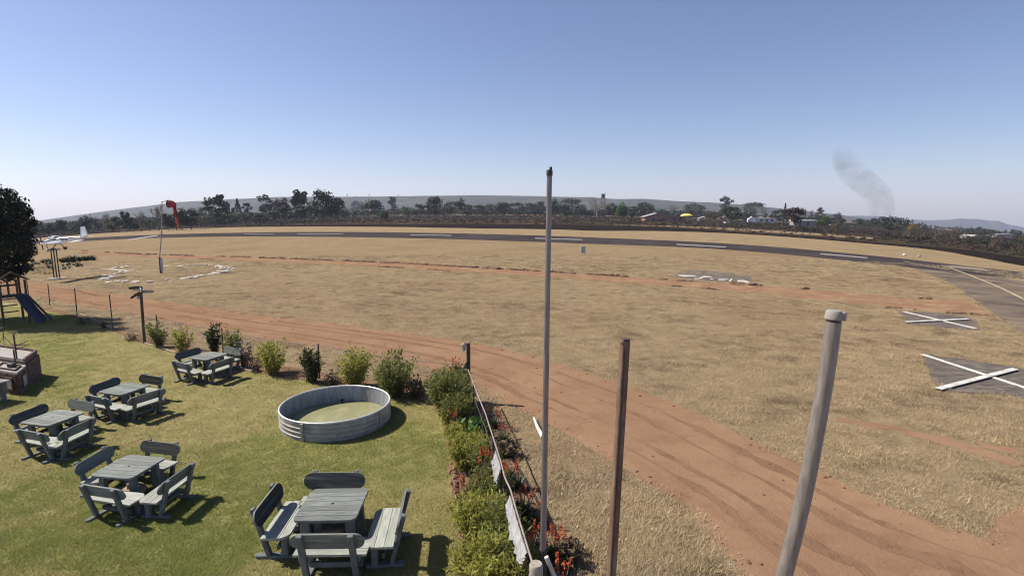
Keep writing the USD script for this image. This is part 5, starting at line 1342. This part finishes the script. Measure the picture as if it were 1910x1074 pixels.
# ------------------------------------------------------------------ round steel tank
R0, hp_ = 1.30, .46
tk = thing('stock_tank', 'round galvanised ribbed steel tank pool standing on the lawn', 'tank', (-4.36, 12.72, 0))
prof = []
zs = np.linspace(0, hp_, 60)
for z in zs:
    b = sum(.020 * math.exp(-((z - c) / .016) ** 2) for c in (.10, .205, .31)) + .012 * math.exp(-((z - .405) / .012) ** 2)
    prof.append((R0 + b, z))
put('wall', lathe(prof, 96), MT['galv'], tk, smooth=True)
put('inner_wall', (lambda m: (m[0], m[1][:, ::-1]))(lathe([(R0 - .012, .0), (R0 - .012, hp_)], 96)), MT['galvin'], tk, smooth=True)
a_ = np.linspace(0, 2 * np.pi, 97)
put('rim', tube(np.stack([np.cos(a_) * R0, np.sin(a_) * R0, 0 * a_ + hp_], 1), .022, 10, False), MT['rim'], tk, smooth=True)
put('floor', lathe([(R0 - .014, .035), (R0 * .66, .04), (R0 * .33, .042), (0, .043)], 64), MT['algae'], tk, smooth=True)
for a in (-106, -22, 62, 148, -170):
    a = math.radians(a)
    put('seam_strap', xf(box([R0 + .018, 0, hp_ / 2 - .004], [.022, .075, hp_ - .02], bev=.006), rotz(a)), MT['galv'], tk)
    for zz in (.06, .155, .26, .36): put('bolt', xf(trimesh.creation.icosphere(1, .009), rotz(a), rotz(a) @ np.array([R0 + .030, .02, zz])), MT['darksteel'], tk)
put('outlet', xf(trimesh.creation.cylinder(.035, .06, sections=14), rot_axis([1, 0, 0], math.pi / 2) , (-.25, R0 - .05, .07)), MT['black'], tk)

# ------------------------------------------------------------------ brick barbecue
f1 = flat(36, 737, 0); f2 = flat(66, 709, 0)
bw = f2[:2] - f1[:2]; brot = math.degrees(math.atan2(bw[1], bw[0]))
bq = thing('brick_barbecue', 'dark brick barbecue counter with pale top and steel spit frame at the left edge', 'barbecue', f1)
lf = flat(-25, 726, 0) - f1; rt = f2 - f1
uL, uR = lf / np.linalg.norm(lf), rt / np.linalg.norm(rt)
lenL, lenR, hb = 2.6, float(np.linalg.norm(rt)) + .55, .62
def bk(s, r): return uL[:2] * s + uR[:2] * r
# low front block, higher rear block
body = [extr(Polygon([bk(.02, .02), bk(lenL - .02, .02), bk(lenL - .02, .85), bk(.02, .85)]), hb - .02), extr(Polygon([bk(.02, .86), bk(lenL - .02, .86), bk(lenL - .02, lenR - .02), bk(.02, lenR - .02)]), hb + .13)]
put('core', body, MT['mortar'], bq)
put('counter', extr(Polygon([bk(-.03, -.03), bk(lenL, -.03), bk(lenL, .84), bk(-.03, .84)]), .06, None, (0, 0, hb - .018)), MT['concrete'], bq)
put('counter', extr(Polygon([bk(.1, .95), bk(lenL, .95), bk(lenL, lenR - .1), bk(.1, lenR - .1)]), .03, None, (0, 0, hb + .132)), MT['concrete'], bq)
put('fire_tray', extr(Polygon([bk(.12, .12), bk(.95, .12), bk(.95, .62), bk(.12, .62)]).buffer(.02).difference(Polygon([bk(.14, .14), bk(.93, .14), bk(.93, .6), bk(.14, .6)])), .05, None, (0, 0, hb + .043)), MT['darksteel'], bq)
put('ash', extr(Polygon([bk(.14, .14), bk(.93, .14), bk(.93, .6), bk(.14, .6)]), .01, None, (0, 0, hb + .043)), MT['concrete'], bq)
for ring_ in ([bk(0, .86), bk(.1, .86), bk(.1, lenR), bk(0, lenR)], [bk(.1, lenR - .1), bk(lenL, lenR - .1), bk(lenL, lenR), bk(.1, lenR)]):
    put('coping', extr(Polygon(ring_), .09, None, (0, 0, hb + .132)), MT['brick'], bq)
def bricks(p0, d, length, hgt, nrm, z0=0.0):
    d3, n3 = np.append(d, 0), np.append(nrm, 0)
    R = np.stack([d3, n3, [0, 0, 1]], 1)
    rows = int(hgt / .077)
    for r in range(rows):
        s = -.11 if r % 2 else 0
        while s < length - .02:
            a, b_ = max(0, s), min(length, s + .222)
            if b_ - a > .03:
                j = rng.normal(0, .002)
                c = np.append(p0, 0) + d3 * ((a + b_) / 2) + n3 * (.012 + j)
                put('brick', box([0, 0, 0], [b_ - a - .011, .055, .065]) if False else xf(trimesh.creation.box([b_ - a - .011, .055, .065]), R, c + [0, 0, z0 + .04 + r * .077]), MT['brick'], bq)
            s += .222
nL = -uR[:2]; nR = -uL[:2]
nL = nL - uL[:2] * (nL @ uL[:2]); nL /= np.linalg.norm(nL); nR = nR - uR[:2] * (nR @ uR[:2]); nR /= np.linalg.norm(nR)
bricks(bk(0, 0), uL[:2], 1.6, hb, nL); bricks(bk(0, 0), uR[:2], .85, hb, nR); bricks(bk(0, .86), uR[:2], lenR - .86, hb + .13, nR)
for s, r_, w_, n3, d3 in ((.28, 0, .26, nL, uL[:2]), (0, .40, .34, nR, uR[:2])):
    R = np.stack([np.append(d3, 0), np.append(n3, 0), [0, 0, 1]], 1)
    put('hatch', xf(box([0, 0, 0], [w_, .03, .30], bev=.004), R, np.append(bk(s, r_) + n3 * .05, .33)), MT['concrete'], bq)
    put('hatch_frame', xf(extr(sbox(-w_ / 2 - .03, -.18, w_ / 2 + .03, .18).difference(sbox(-w_ / 2 + .004, -.148, w_ / 2 - .004, .148)), .03, np.array([[1, 0, 0], [0, 0, -1], [0, 1, 0.]])), R, np.append(bk(s, r_) + n3 * .072, .33)), MT['darksteel'], bq)
sp0 = np.append(bk(.45, .98), hb + .13)
put('spit_post', tube([sp0, sp0 + [0, 0, .78]], .022, 8), MT['darksteel'], bq)
put('spit_post', tube([np.append(bk(.30, .55), hb), np.append(bk(.30, .55), hb + .55)], .02, 8), MT['darksteel'], bq)
for zz, sx in ((.30, 0), (.42, 0)):
    put('spit_arm', tube([sp0 + [0, 0, zz], sp0 + np.append(uR[:2] * .55 + -uL[:2] * .35, zz + .06)], .012, 6), MT['darksteel'], bq)
    put('spit_arm', tube([sp0 + [0, 0, zz + .03], sp0 + np.append(uR[:2] * .2 - uL[:2] * .5, zz - .06 + .08)], .012, 6), MT['darksteel'], bq)
put('grid_handle', box(np.append(bk(.4, .4), hb + .12), [.18, .14, .12], bev=.02), MT['darksteel'], bq)

# sprinkler tripod
q = flat(9, 645, 0); q[2] = float(ground(q[0], q[1]))
tp = thing('tripod_stand', 'thin dark three legged stand on the lawn at the left edge', 'tripod', q)
put('stem', tube([[0, 0, .25], [0, 0, .70]], .014, 6), MT['darksteel'], tp)
for a in (.3, 2.4, 4.5): put('leg', tube([[0, 0, .42], [.26 * math.cos(a), .26 * math.sin(a), 0]], .010, 5), MT['darksteel'], tp)
put('nozzle', tube([[-.05, 0, .70], [.07, 0, .74]], .022, 6), MT['black'], tp)

# ------------------------------------------------------------------ play tower and the big tree
q = V(38, 603)
pt = thing('play_tower', 'dark timber play tower with pitched roof and blue slide under the big tree', 'play tower', q, 56)
k = mpp(q)
def zt(py): return at(30, py, q[1])[2] - q[2]
zdeck, zeave, zridge = zt(553), zt(522), zt(507)
hw = .46
for sx in (-1, 1):
    for sy in (-1, 1): put('post', box([sx * hw - .1, sy * hw + .5, zeave / 2], [.08, .08, zeave], bev=.008), MT['timber'], pt)
for sx in (-.33, .33): put('post', box([sx * hw - .1, .5 - hw, (zdeck + zeave) / 2], [.07, .07, zeave - zdeck], bev=.006), MT['timber'], pt)
for i in range(6): put('deck_plank', box([-.1, .5 - hw + .06 + i * .165, zdeck], [1.05, .155, .04], bev=.004), MT['timber'], pt)
for z in (.45, .85):
    put('rail', box([-.1, .5 + hw, zdeck + z], [1.0, .05, .09], bev=.004), MT['timber'], pt)
    put('rail', box([-.1 - hw, .5, zdeck + z], [.05, .95, .09], bev=.004), MT['timber'], pt)
rl = math.hypot(hw + .16, zridge - zeave + .06); ra = math.atan2(zridge - zeave + .06, hw + .16)
for s in (-1, 1):
    for i in range(6):
        c = np.array([-.1 + s * (hw + .16) / 2, .5 - .62 + .1 + i * .21, (zridge + zeave) / 2])
        put('roof_board', xf(box([0, 0, 0], [rl, .2, .03], bev=.004), rot_axis([0, 1, 0], s * ra), c), MT['timber'] if (i + (s > 0)) % 4 else MT['post'], pt)
# slide: a channel running down towards the camera
n = 14; vs = []
for i in range(n):
    t = i / (n - 1); y = .02 - 1.5 * t; z = zdeck + .05 - (zdeck - .12) * (t ** 1.0) + .12 * math.sin(t * math.pi) * -0.6
    for x, dz in ((-.27, .16), (-.25, .16), (-.22, 0), (.22, 0), (.25, .16), (.27, .16)): vs.append([x * .8 + .1 + .3 * t, y, z + dz])
f = [[i * 6 + j, i * 6 + j + 1, (i + 1) * 6 + j + 1] for i in range(n - 1) for j in range(5)] + [[i * 6 + j, (i + 1) * 6 + j + 1, (i + 1) * 6 + j] for i in range(n - 1) for j in range(5)]
v = np.array(vs)
put('slide', join([(v, np.array(f)), (v - [0, 0, .02], np.array(f)[:, ::-1])]), MT['slide'], pt)
put('brace_pole', tube([[.4, .0, zdeck], [1.1, -.5, -.05]], .05, 8), MT['timber'], pt)
put('swing_beam', tube([[-hw - .1, .2, zdeck + .5], [-2.6, .1, zdeck + .4]], .07, 8), MT['timber'], pt)
for x in (-1.2, -1.55): put('swing_rope', tube([[x, .15, zdeck + .45], [x, .15, .5]], .012, 5), MT['wire'], pt)
put('swing_seat', box([-1.37, .15, .48], [.5, .2, .04], bev=.01), MT['timber'], pt)
for i in range(4): put('ladder_rung', tube([[-hw - .1, -.02, .3 + i * .3], [-hw + .45, -.02, .3 + i * .3]], .03, 6), MT['timber'], pt)

tq = np.array([-27.2, 25.9]); tz = float(ground(*tq))
g = np.random.default_rng(33)
nt = thing('leafy_tree', 'large dark leafy tree at the left edge shading the play tower', 'tree', [tq[0], tq[1], tz])
def zn(py): return at(0, py, tq[1])[2] - tz
H1, H0 = zn(352), zn(520)
limbs = [tube([[0, 0, -.3], [.1, 0, 1.2], [.05, .1, 2.4]], [.28, .22, .18], 9, False)]; lv = []
kk = mpp(np.array([tq[0], tq[1], 3.0]))
# clumps given as (sideways px from the trunk, height px) of the crown in the photo
def cx(px): return at(px, 450, tq[1])[0] - tq[0]
clumps = [(10, 375, 26), (34, 385, 22), (50, 405, 18), (-10, 380, 28), (28, 415, 26), (0, 415, 32), (52, 432, 17), (44, 455, 20), (20, 450, 28), (-15, 450, 34), (36, 480, 17), (12, 485, 26), (-20, 490, 30), (26, 505, 16), (-2, 512, 22), (-45, 400, 34), (-50, 450, 36), (-45, 495, 32), (22, 362, 13), (-4, 358, 16), (59, 415, 12), (56, 395, 9), (44, 470, 14), (35, 500, 12), (-75, 430, 34), (-75, 480, 30), (-110, 400, 36), (-115, 460, 36), (-60, 365, 28)]
for px, py, r in clumps:
    for yy in ((.3, .9) if py > 478 and px > -30 else (-1.9, -.7, .5) if r > 18 else (-.6, .3)):
        c = np.array([at(px, 450, tq[1] + yy)[0] - tq[0], yy + g.normal(0, .15), at(px, py, tq[1] + yy)[2] - tz])
        rad = r * kk * (1.0 if yy == -.7 else .8)
        limbs.append(tube([[.05, .1, 2.3], (np.array([.05, .1, 2.6]) + c) / 2 + g.normal(0, .15, 3), c], [.09, .05, .015], 5, False))
        n_ = int(420 * (rad / .7) ** 2) + 60
        p_, d_ = blob(c, [rad, rad, rad * .95], n_, g, .25)
        lv.append(leaf_quads(p_, .085, g, .15, .62, outward=d_))
put('trunk', join(limbs), MT['bark'], nt); put('crown', join(lv), LF['blackgreen'], nt)

# ------------------------------------------------------------------ shrubs, hedge and aloes
def make_shrub(h, w, n_stem, n_leaf, leaf, shape, seed, aspect=.32):
    g = np.random.default_rng(seed); st, lc, ld = [], [], []
    for i in range(n_stem):
        a = g.uniform(0, 6.28); q = math.sqrt(g.random())
        if shape == 'vase': tip = np.array([math.cos(a) * q * w * .5, math.sin(a) * q * w * .5, h * g.uniform(.55, 1.08) * (1 - .25 * q)])
        elif shape == 'column': tip = np.array([math.cos(a) * q * w * .4, math.sin(a) * q * w * .4, h * g.uniform(.5, 1.05)])
        else: tip = np.array([math.cos(a) * q * w * .55, math.sin(a) * q * w * .55, h * math.sqrt(max(.05, 1 - q * q * .85)) * g.uniform(.75, 1.1)])
        b = np.array([math.cos(a) * q * w * .12, math.sin(a) * q * w * .12, -.02])
        m = (b + tip) / 2 * [.85, .85, 1.05]
        st.append(tube([b, m, tip], [.012, .008, .003], 3, False))
        k_ = n_leaf // n_stem
        t = (g.random(k_) ** .75)[:, None] * .95 + .07
        p = (1 - t) ** 2 * b + 2 * t * (1 - t) * m + t * t * tip + g.normal(0, 1, (k_, 3)) * np.array([.055, .055, .04]) * (w ** .5)
        lc.append(p); ld.append(np.repeat((tip - b)[None] / np.linalg.norm(tip - b), k_, 0) * .4 + g.normal(0, .6, (k_, 3)))
    c, d = np.vstack(lc), np.vstack(ld); c[:, 2] = np.maximum(c[:, 2], .02)
    # narrow leaves that follow the stems
    d /= np.linalg.norm(d, axis=1, keepdims=True)
    sd = np.cross(d, g.normal(0, 1, d.shape)); sd /= np.linalg.norm(sd, axis=1, keepdims=True)
    s = leaf * g.uniform(.6, 1.3, (len(c), 1))
    v = np.stack([c - d * s * .2, c + d * s * .4 - sd * s * aspect, c + d * s, c + d * s * .4 + sd * s * aspect], 1).reshape(-1, 3)
    i = np.arange(len(c))[:, None] * 4
    return join(st), (v, np.vstack([i + [0, 1, 2], i + [0, 2, 3]]))

def shrub(name, label, base, h, w, leaves, n, leaf=.06, shape='vase', seed=0, stems=26, group=None, aspect=.32):
    b = np.array([base[0], base[1], float(ground(base[0], base[1]))])
    st, lv = make_shrub(h, w, stems, n, leaf, shape, seed, aspect)
    t = thing(name, label, 'shrub', b, 0, group)
    put('stems', st, MT['bark'], t); put('foliage', lv, LF[leaves], t)
    return t

def shrub_px(x, base, top, w, **kw):
    b = V(x, base); h = at(x, top, b[1])[2] - b[2]
    return shrub(base=b, h=h, w=w * mpp(b), **kw)

SG = 'shrubs in the back bed'
for x, base, top, w, lv, n, leaf, shp, lab in [
    (298, 648, 594, 40, 'shrub', 900, .075, 'vase', 'spreading green shrub just right of the signpost'),
    (341, 654, 601, 34, 'shrubyellow', 900, .07, 'vase', 'light yellow green upright shrub behind the farthest table, left'),
    (401, 662, 606, 30, 'shrubdark', 1300, .075, 'column', 'dark columnar shrub behind the farthest table'),
    (438, 668, 605, 42, 'shrub', 1100, .07, 'vase', 'airy green shrub behind the far right bench of the farthest table'),
    (458, 684, 632, 32, 'red', 600, .06, 'vase', 'thin reddish brown shrub right of the airy green shrub'),
    (509, 697, 622, 62, 'shrubyellow', 2200, .07, 'vase', 'broad feathery yellow green shrub between farthest table and dark pyramid shrub'),
    (582, 713, 651, 46, 'shrubdark', 2000, .075, 'column', 'dark pyramid shrub behind the left side of the tank'),
    (662, 722, 640, 66, 'shrubyellow', 2600, .07, 'vase', 'tall feathery shrub right behind the tank'),
    (738, 738, 650, 84, 'shrub', 3600, .07, 'vase', 'biggest green shrub behind the right of the tank'),
    (772, 742, 702, 50, 'tan', 700, .07, 'mound', 'withered brown shrub beside the biggest green shrub'),
    (478, 693, 660, 28, 'red', 400, .05, 'mound', 'low withered plant left of the broad feathery shrub'),
    (620, 716, 690, 34, 'tan', 350, .05, 'mound', 'low dry plant right of the dark pyramid shrub'),
    (194, 612, 600, 12, 'shrubdark', 160, .06, 'mound', 'tiny dark seedling in the bed left of the signpost'),
    (244, 636, 622, 26, 'tan', 300, .05, 'mound', 'dry clump at the bed edge left of the signpost foot'),
    (155, 604, 590, 30, 'tan', 350, .05, 'mound', 'dry clump at the bed edge near the tree shadow'),
]:
    shrub_px(x, base, top, w, name='shrub', label=lab, leaves=lv, n=n, leaf=leaf, shape=shp, seed=int(x), stems=max(14, n // 60), group=SG)

HG = 'plants of the right hand flower bed'
def bed(x, y, z, w, h, **kw):
    """A bed plant whose crown centre shows at the pixel, z metres up."""
    c = flat(x, y, z); kw.setdefault('group', HG)
    return shrub(base=c, h=h, w=w, **kw)
bed(838, 722, .72, 1.25, 1.33, name='hedge_shrub', label='tall dense green shrub at the corner below the lamp post', leaves='shrub', n=8840, leaf=.085, aspect=.15, shape='vase', seed=401, stems=105)
bed(856, 752, .55, 0.90, 0.97, name='hedge_shrub', label='darker green shrub directly below the tall corner shrub', leaves='shrub', n=4080, leaf=.085, aspect=.15, shape='vase', seed=402, stems=60)
bed(858, 690, .95, 0.51, 1.17, name='hedge_shrub', label='spiky dark green plant around the lamp post foot', leaves='shrubdark', n=900, leaf=.11, shape='vase', seed=403, stems=33)
bed(885, 795, .35, 0.79, 0.51, name='bed_plant', label='low bright leafy plant with broad leaves by the rail', leaves='bright', n=620, leaf=.11, shape='vase', seed=404, stems=33, aspect=.5)
bed(868, 838, .4, 0.92, 0.77, name='bed_plant', label='feathery yellow green plant above the red flower patch', leaves='shrubyellow', n=4420, leaf=.085, aspect=.15, shape='vase', seed=405, stems=69)
bed(905, 850, .45, 0.70, 0.73, name='bed_plant', label='green plant against the rail beside the red flower patch', leaves='shrub', n=2890, leaf=.085, aspect=.15, shape='vase', seed=406, stems=51)
bed(912, 905, .45, 0.79, 0.77, name='bed_plant', label='green plant against the rail below the red flower patch', leaves='shrub', n=3400, leaf=.085, aspect=.15, shape='vase', seed=407, stems=57)
bed(898, 960, .38, 1.02, 0.73, name='bed_plant', label='big yellow green feathery plant low in the right bed', leaves='shrubyellow', n=6120, leaf=.085, aspect=.15, shape='vase', seed=408, stems=84)
bed(932, 985, .42, 0.79, 0.80, name='bed_plant', label='green feathery plant inside the white plastic sheet', leaves='shrub', n=3740, leaf=.085, aspect=.15, shape='vase', seed=409, stems=60)
bed(915, 1048, .40, 1.09, 0.75, name='bed_plant', label='lowest yellow green feathery plant at the bottom of the bed', leaves='shrubyellow', n=6120, leaf=.085, aspect=.15, shape='vase', seed=410, stems=84)
bed(955, 1050, .40, 0.70, 0.73, name='bed_plant', label='green plant at the bottom beside the wooden post', leaves='shrub', n=2550, leaf=.085, aspect=.15, shape='vase', seed=411, stems=45)
bed(838, 775, .25, 0.58, 0.51, name='bed_plant', label='pale yellowish plant at the lawn corner of the bed', leaves='shrubyellow', n=1000, leaf=.06, shape='vase', seed=412, stems=36)
bed(850, 805, .2, 0.51, 0.43, name='bed_plant', label='small yellow green plant on the lawn side below the corner', leaves='shrubyellow', n=1360, leaf=.085, aspect=.15, shape='vase', seed=413, stems=30)

def aloe(label, base, r, h, n, spikes, sh, seed, dull=False, name='aloe', group='red flowering aloes along the rail'):
    g = np.random.default_rng(seed)
    t = thing(name, label, 'aloe', [base[0], base[1], float(ground(base[0], base[1]))], 0, group)
    put('leaves', succulent(n, r, h, seed, .022), LF['aloe'], t)
    for i in range(max(3, int(spikes * .75))):
        a = g.uniform(0, 6.28); q = r * g.uniform(.05, .85)
        b = np.array([math.cos(a) * q * .4, math.sin(a) * q * .4, h * .4]); tip = np.array([math.cos(a) * q, math.sin(a) * q, h + sh * g.uniform(.5, 1.0)])
        ms = [tube([b, tip], [.008, .006], 4, False)]
        put('flower_stalk', ms, MT['bark'], t)
        n_ = 34; u = g.random(n_); p = tip + np.outer(u, (tip - b) / np.linalg.norm(tip - b)) * .15 + g.normal(0, .018, (n_, 3)) * (1.15 - u)[:, None]
        put('flower_spike', leaf_quads(p, .022, g, .6, .45), LF['flowerdull' if dull else 'flower'], t)
for x, y, z, r, h, sp, sh, dl, lab in [
    (834, 692, .95, .30, .55, 9, .42, True, 'red flowering aloe left of the lamp post behind the tall shrub'),
    (845, 672, 1.15, .24, .85, 6, .30, False, 'tallest red flower head just left of the lamp post'),
    (850, 772, .50, .18, .35, 4, .18, False, 'single red flower head on the lawn side below the tall shrub'),
    (898, 852, .62, .24, .45, 8, .22, False, 'bright red flowering aloe in the middle of the bed'),
    (880, 893, .50, .24, .36, 7, .18, True, 'dull red aloe on the lawn side in mid bed'),
    (868, 908, .42, .26, .30, 8, .14, True, 'low rust red aloe beside the lawn edge'),
    (924, 772, .35, .32, .26, 9, .16, True, 'dark reddish aloe outside the rail, farthest of that row'),
    (940, 800, .30, .36, .24, 10, .14, True, 'broad dull red aloe outside the rail below the farthest one'),
    (942, 875, .40, .28, .28, 8, .16, False, 'red aloe outside the rail beside the small white strip'),
    (966, 882, .32, .26, .24, 6, .13, False, 'red aloe at the outer bed edge right of the small strip'),
    (974, 932, .38, .34, .30, 8, .15, False, 'large green aloe with red tips outside the rail'),
    (1002, 945, .36, .22, .24, 5, .15, False, 'red aloe partly behind the tallest pole'),
    (990, 1002, .42, .34, .30, 13, .18, False, 'densely flowering orange red aloe left of the tallest pole'),
    (1040, 1008, .36, .30, .26, 9, .15, False, 'orange red aloe right of the tallest pole'),
    (1046, 1066, .38, .24, .26, 8, .16, False, 'bright red aloe at the bottom edge right of the tallest pole'),
]:
    c = flat(x, y, z); aloe(lab, c, r, h, 34, sp, sh, int(x * 3 + y), dl)
for x, y, lab in ((975, 965, 'bushy green clump behind the large aloe outside the rail'), (1010, 1040, 'dark green clump at the foot of the tallest pole'), (945, 838, 'dry brownish clump outside the rail in the middle'), (1060, 1030, 'dry clump at the outer bed edge near the bottom')):
    c = flat(x, y, .15); shrub('bed_plant', lab, c, .34, .55, 'shrubdark' if 'green' in lab else 'tan', 600, .07, 'mound', int(x), 20, group='clumps outside the rail')

# ------------------------------------------------------------------ grass
def tuft(r, n, h, wd, seed, lean=1.0):
    g = np.random.default_rng(seed)
    b = np.c_[g.uniform(-r, r, (n, 2)), np.full(n, -.004)]
    a = g.uniform(0, 6.28, n); L = h * g.uniform(.5, 1.25, n); th = np.clip(g.normal(1.12, .3, n) * lean, .1, 1.5)
    d = np.stack([np.cos(a) * np.sin(th), np.sin(a) * np.sin(th), np.cos(th)], 1)
    sd = np.stack([-np.sin(a), np.cos(a), 0 * a], 1) * wd
    tip = b + d * L[:, None]
    v = np.stack([b - sd, b + sd, tip], 1).reshape(-1, 3)
    return v, np.arange(3 * n).reshape(-1, 3)
no_dry = shapely.union_all([road_poly.buffer(-.05), side_poly.buffer(-.15), lawn_poly.buffer(.05), bed_poly.buffer(-.35)] + [p_.buffer(-.1) for p_ in pads] + [p_.buffer(.12) for p_ in bare] + [Polygon(np.vstack([TL, TR[::-1]])).buffer(0), Polygon(np.vstack([KU, KL[::-1]])).buffer(-.15)])
g = np.random.default_rng(77)
def fan(n, y0, y1, tmax, power):
    u = g.random(n); y = (y0 ** (1 - power) + u * (y1 ** (1 - power) - y0 ** (1 - power))) ** (1 / (1 - power)) if power != 1 else y0 * (y1 / y0) ** u
    x = g.uniform(-tmax, tmax, n) * (y + 2.0)
    return np.c_[x, y]
P2 = fan(125000, 5.5, 62, 1.02, 1.0 + 1e-6)
P2 = P2[~shapely.contains_xy(no_dry, P2[:, 0], P2[:, 1])]
den = meshkit.fbm(np.c_[P2 / .55, np.zeros(len(P2))], 3, 31) * .6 + meshkit.fbm(np.c_[P2 / 6, np.zeros(len(P2))], 3, 32) * .4
P2 = P2[g.random(len(P2)) < np.clip((den - .36) * 5, .15, 1)]
dist = P2[:, 1]
z = ground(P2[:, 0], P2[:, 1])
dry = [('dry_tuft', tuft(.17, 42, .075, .0052, 101 + i, (1.0, 1.15, .9)[i]), LF['straw']) for i in range(3)] + [('brown_tuft', tuft(.15, 40, .07, .0055, 121 + i, 1.0), LF['strawdark']) for i in range(2)]
shade_ = meshkit.fbm(np.c_[P2[:, 0] / 1.6, P2[:, 1] / .7, np.zeros(len(P2))], 4, 91) - .5 + .35 * (meshkit.fbm(np.c_[P2 / 9, np.zeros(len(P2))], 3, 92) - .5)
kinds = np.where(g.random(len(P2)) < np.clip(.22 + shade_ * 2.2, .03, .75), g.integers(3, 5, len(P2)), g.integers(0, 3, len(P2)))
scatter('dry_grass', 'short dry straw coloured grass tufts covering the field', dry, np.c_[P2, z], kinds, g.uniform(.55, 1.2, len(P2)) * np.where(g.random(len(P2)) < .05, 1.6, 1) * (1 + np.clip((dist - 12) / 45, 0, 1.0)), g.uniform(0, 6.28, len(P2)), cat='grass')
inner = lawn_poly.buffer(-.03)
P2 = fan(95000, 5.5, 30, 1.02, 1.0 + 1e-6); P2 = P2[(P2[:, 0] < 0) & shapely.contains_xy(inner, P2[:, 0], P2[:, 1])]
z = ground(P2[:, 0], P2[:, 1]) + .004
lawnp = [('lawn_tuft', tuft(.13, 30, .045, .0055, 201 + i, 1.0), LF['lawnblade']) for i in range(3)] + [('green_tuft', tuft(.13, 30, .05, .0055, 211 + i, .9), LF['lawngreen']) for i in range(2)]
damp = meshkit.fbm(np.c_[P2 / 2.6, np.zeros(len(P2))], 4, 55) - .56
for cx_, cy_, r_, k_ in [(-4.36, 12.3, 1.9, .13), (-4.4, 10.9, 1.6, .12), (-6.3, 8.3, 1.5, .06), (-9.2, 15.6, 1.6, .09), (-9.0, 12.6, 1.5, .10), (-9.4, 10.4, 1.4, .07), (-1.6, 10.5, 1.4, .08), (-13.4, 15.6, 1.8, .10), (-11.8, 12.0, 1.5, .06), (-1.9, 7.2, 1.2, .04), (-6.9, 7.6, 1.3, .06)]:
    damp = damp + k_ * np.exp(-((P2[:, 0] - cx_) ** 2 + (P2[:, 1] - cy_) ** 2) / r_ ** 2)
kinds = np.where(g.random(len(P2)) < np.clip(.06 + damp * 7, .03, .92), g.integers(3, 5, len(P2)), g.integers(0, 3, len(P2)))
scatter('lawn_grass', 'short green and straw lawn grass', lawnp, np.c_[P2, z], kinds, g.uniform(.6, 1.3, len(P2)) * (1 + np.clip((P2[:, 1] - 10) / 30, 0, .6)), g.uniform(0, 6.28, len(P2)), cat='grass')

# ------------------------------------------------------------------ smoke and haze
sy = 760.0
pts = [(1645, 426, 18), (1644, 404, 20), (1645, 382, 21), (1640, 368, 21), (1625, 352, 22), (1605, 335, 24), (1588, 318, 24), (1576, 300, 22), (1566, 285, 16), (1560, 276, 6)]
c_ = np.array([at(x, y, sy) for x, y, r in pts]); rr_ = np.array([r for *_, r in pts]) * mpp(c_[3])
c_ = np.stack([np.interp(np.linspace(0, 9, 40), np.arange(10), c_[:, i]) for i in range(3)], 1); rr_ = np.interp(np.linspace(0, 9, 40), np.arange(10), rr_)
sv, sf = tube(c_, rr_, 20)
sv = sv + (meshkit.fbm(sv / 9, 3, 5)[:, None] - .5) * np.array([9, 9, 5])
smoke_m = usdkit.material(stage, '/World/Looks/smoke_volume', {
    'g': ('geometry', {}), 'n': ('noise_texture', {'scale': .035, 'detail': 4, 'roughness': .6, 'distortion': .6}), 'r': ('map_range', {'from_min': .33, 'from_max': .70, 'to_min': 0.0, 'to_max': .021, 'clamp': True}),
    'v': ('principled_volume', {'color': (.30, .28, .27), 'absorption_color': (0, 0, 0), 'anisotropy': .1})},
    [('g.position', 'n.vector'), ('n.fac', 'r.value'), ('r.result', 'v.density')], volume='v.volume')
put('smoke', (sv, sf), smoke_m, kind='stuff', label='thin brownish smoke plume rising behind the far trees at the right', cat='smoke')
hz = usdkit.material(stage, '/World/Looks/haze_air', {'v': ('principled_volume', {'color': (.72, .78, .98), 'density': HAZE_DENSITY, 'anisotropy': .2})}, volume='v.volume')
bb = trimesh.creation.box([11600, 5600, 580]); bb.apply_translation([0, 2450, -290 + 210])
put('haze', bb, hz, kind='stuff', label='thin pale haze over the whole plain', cat='haze')
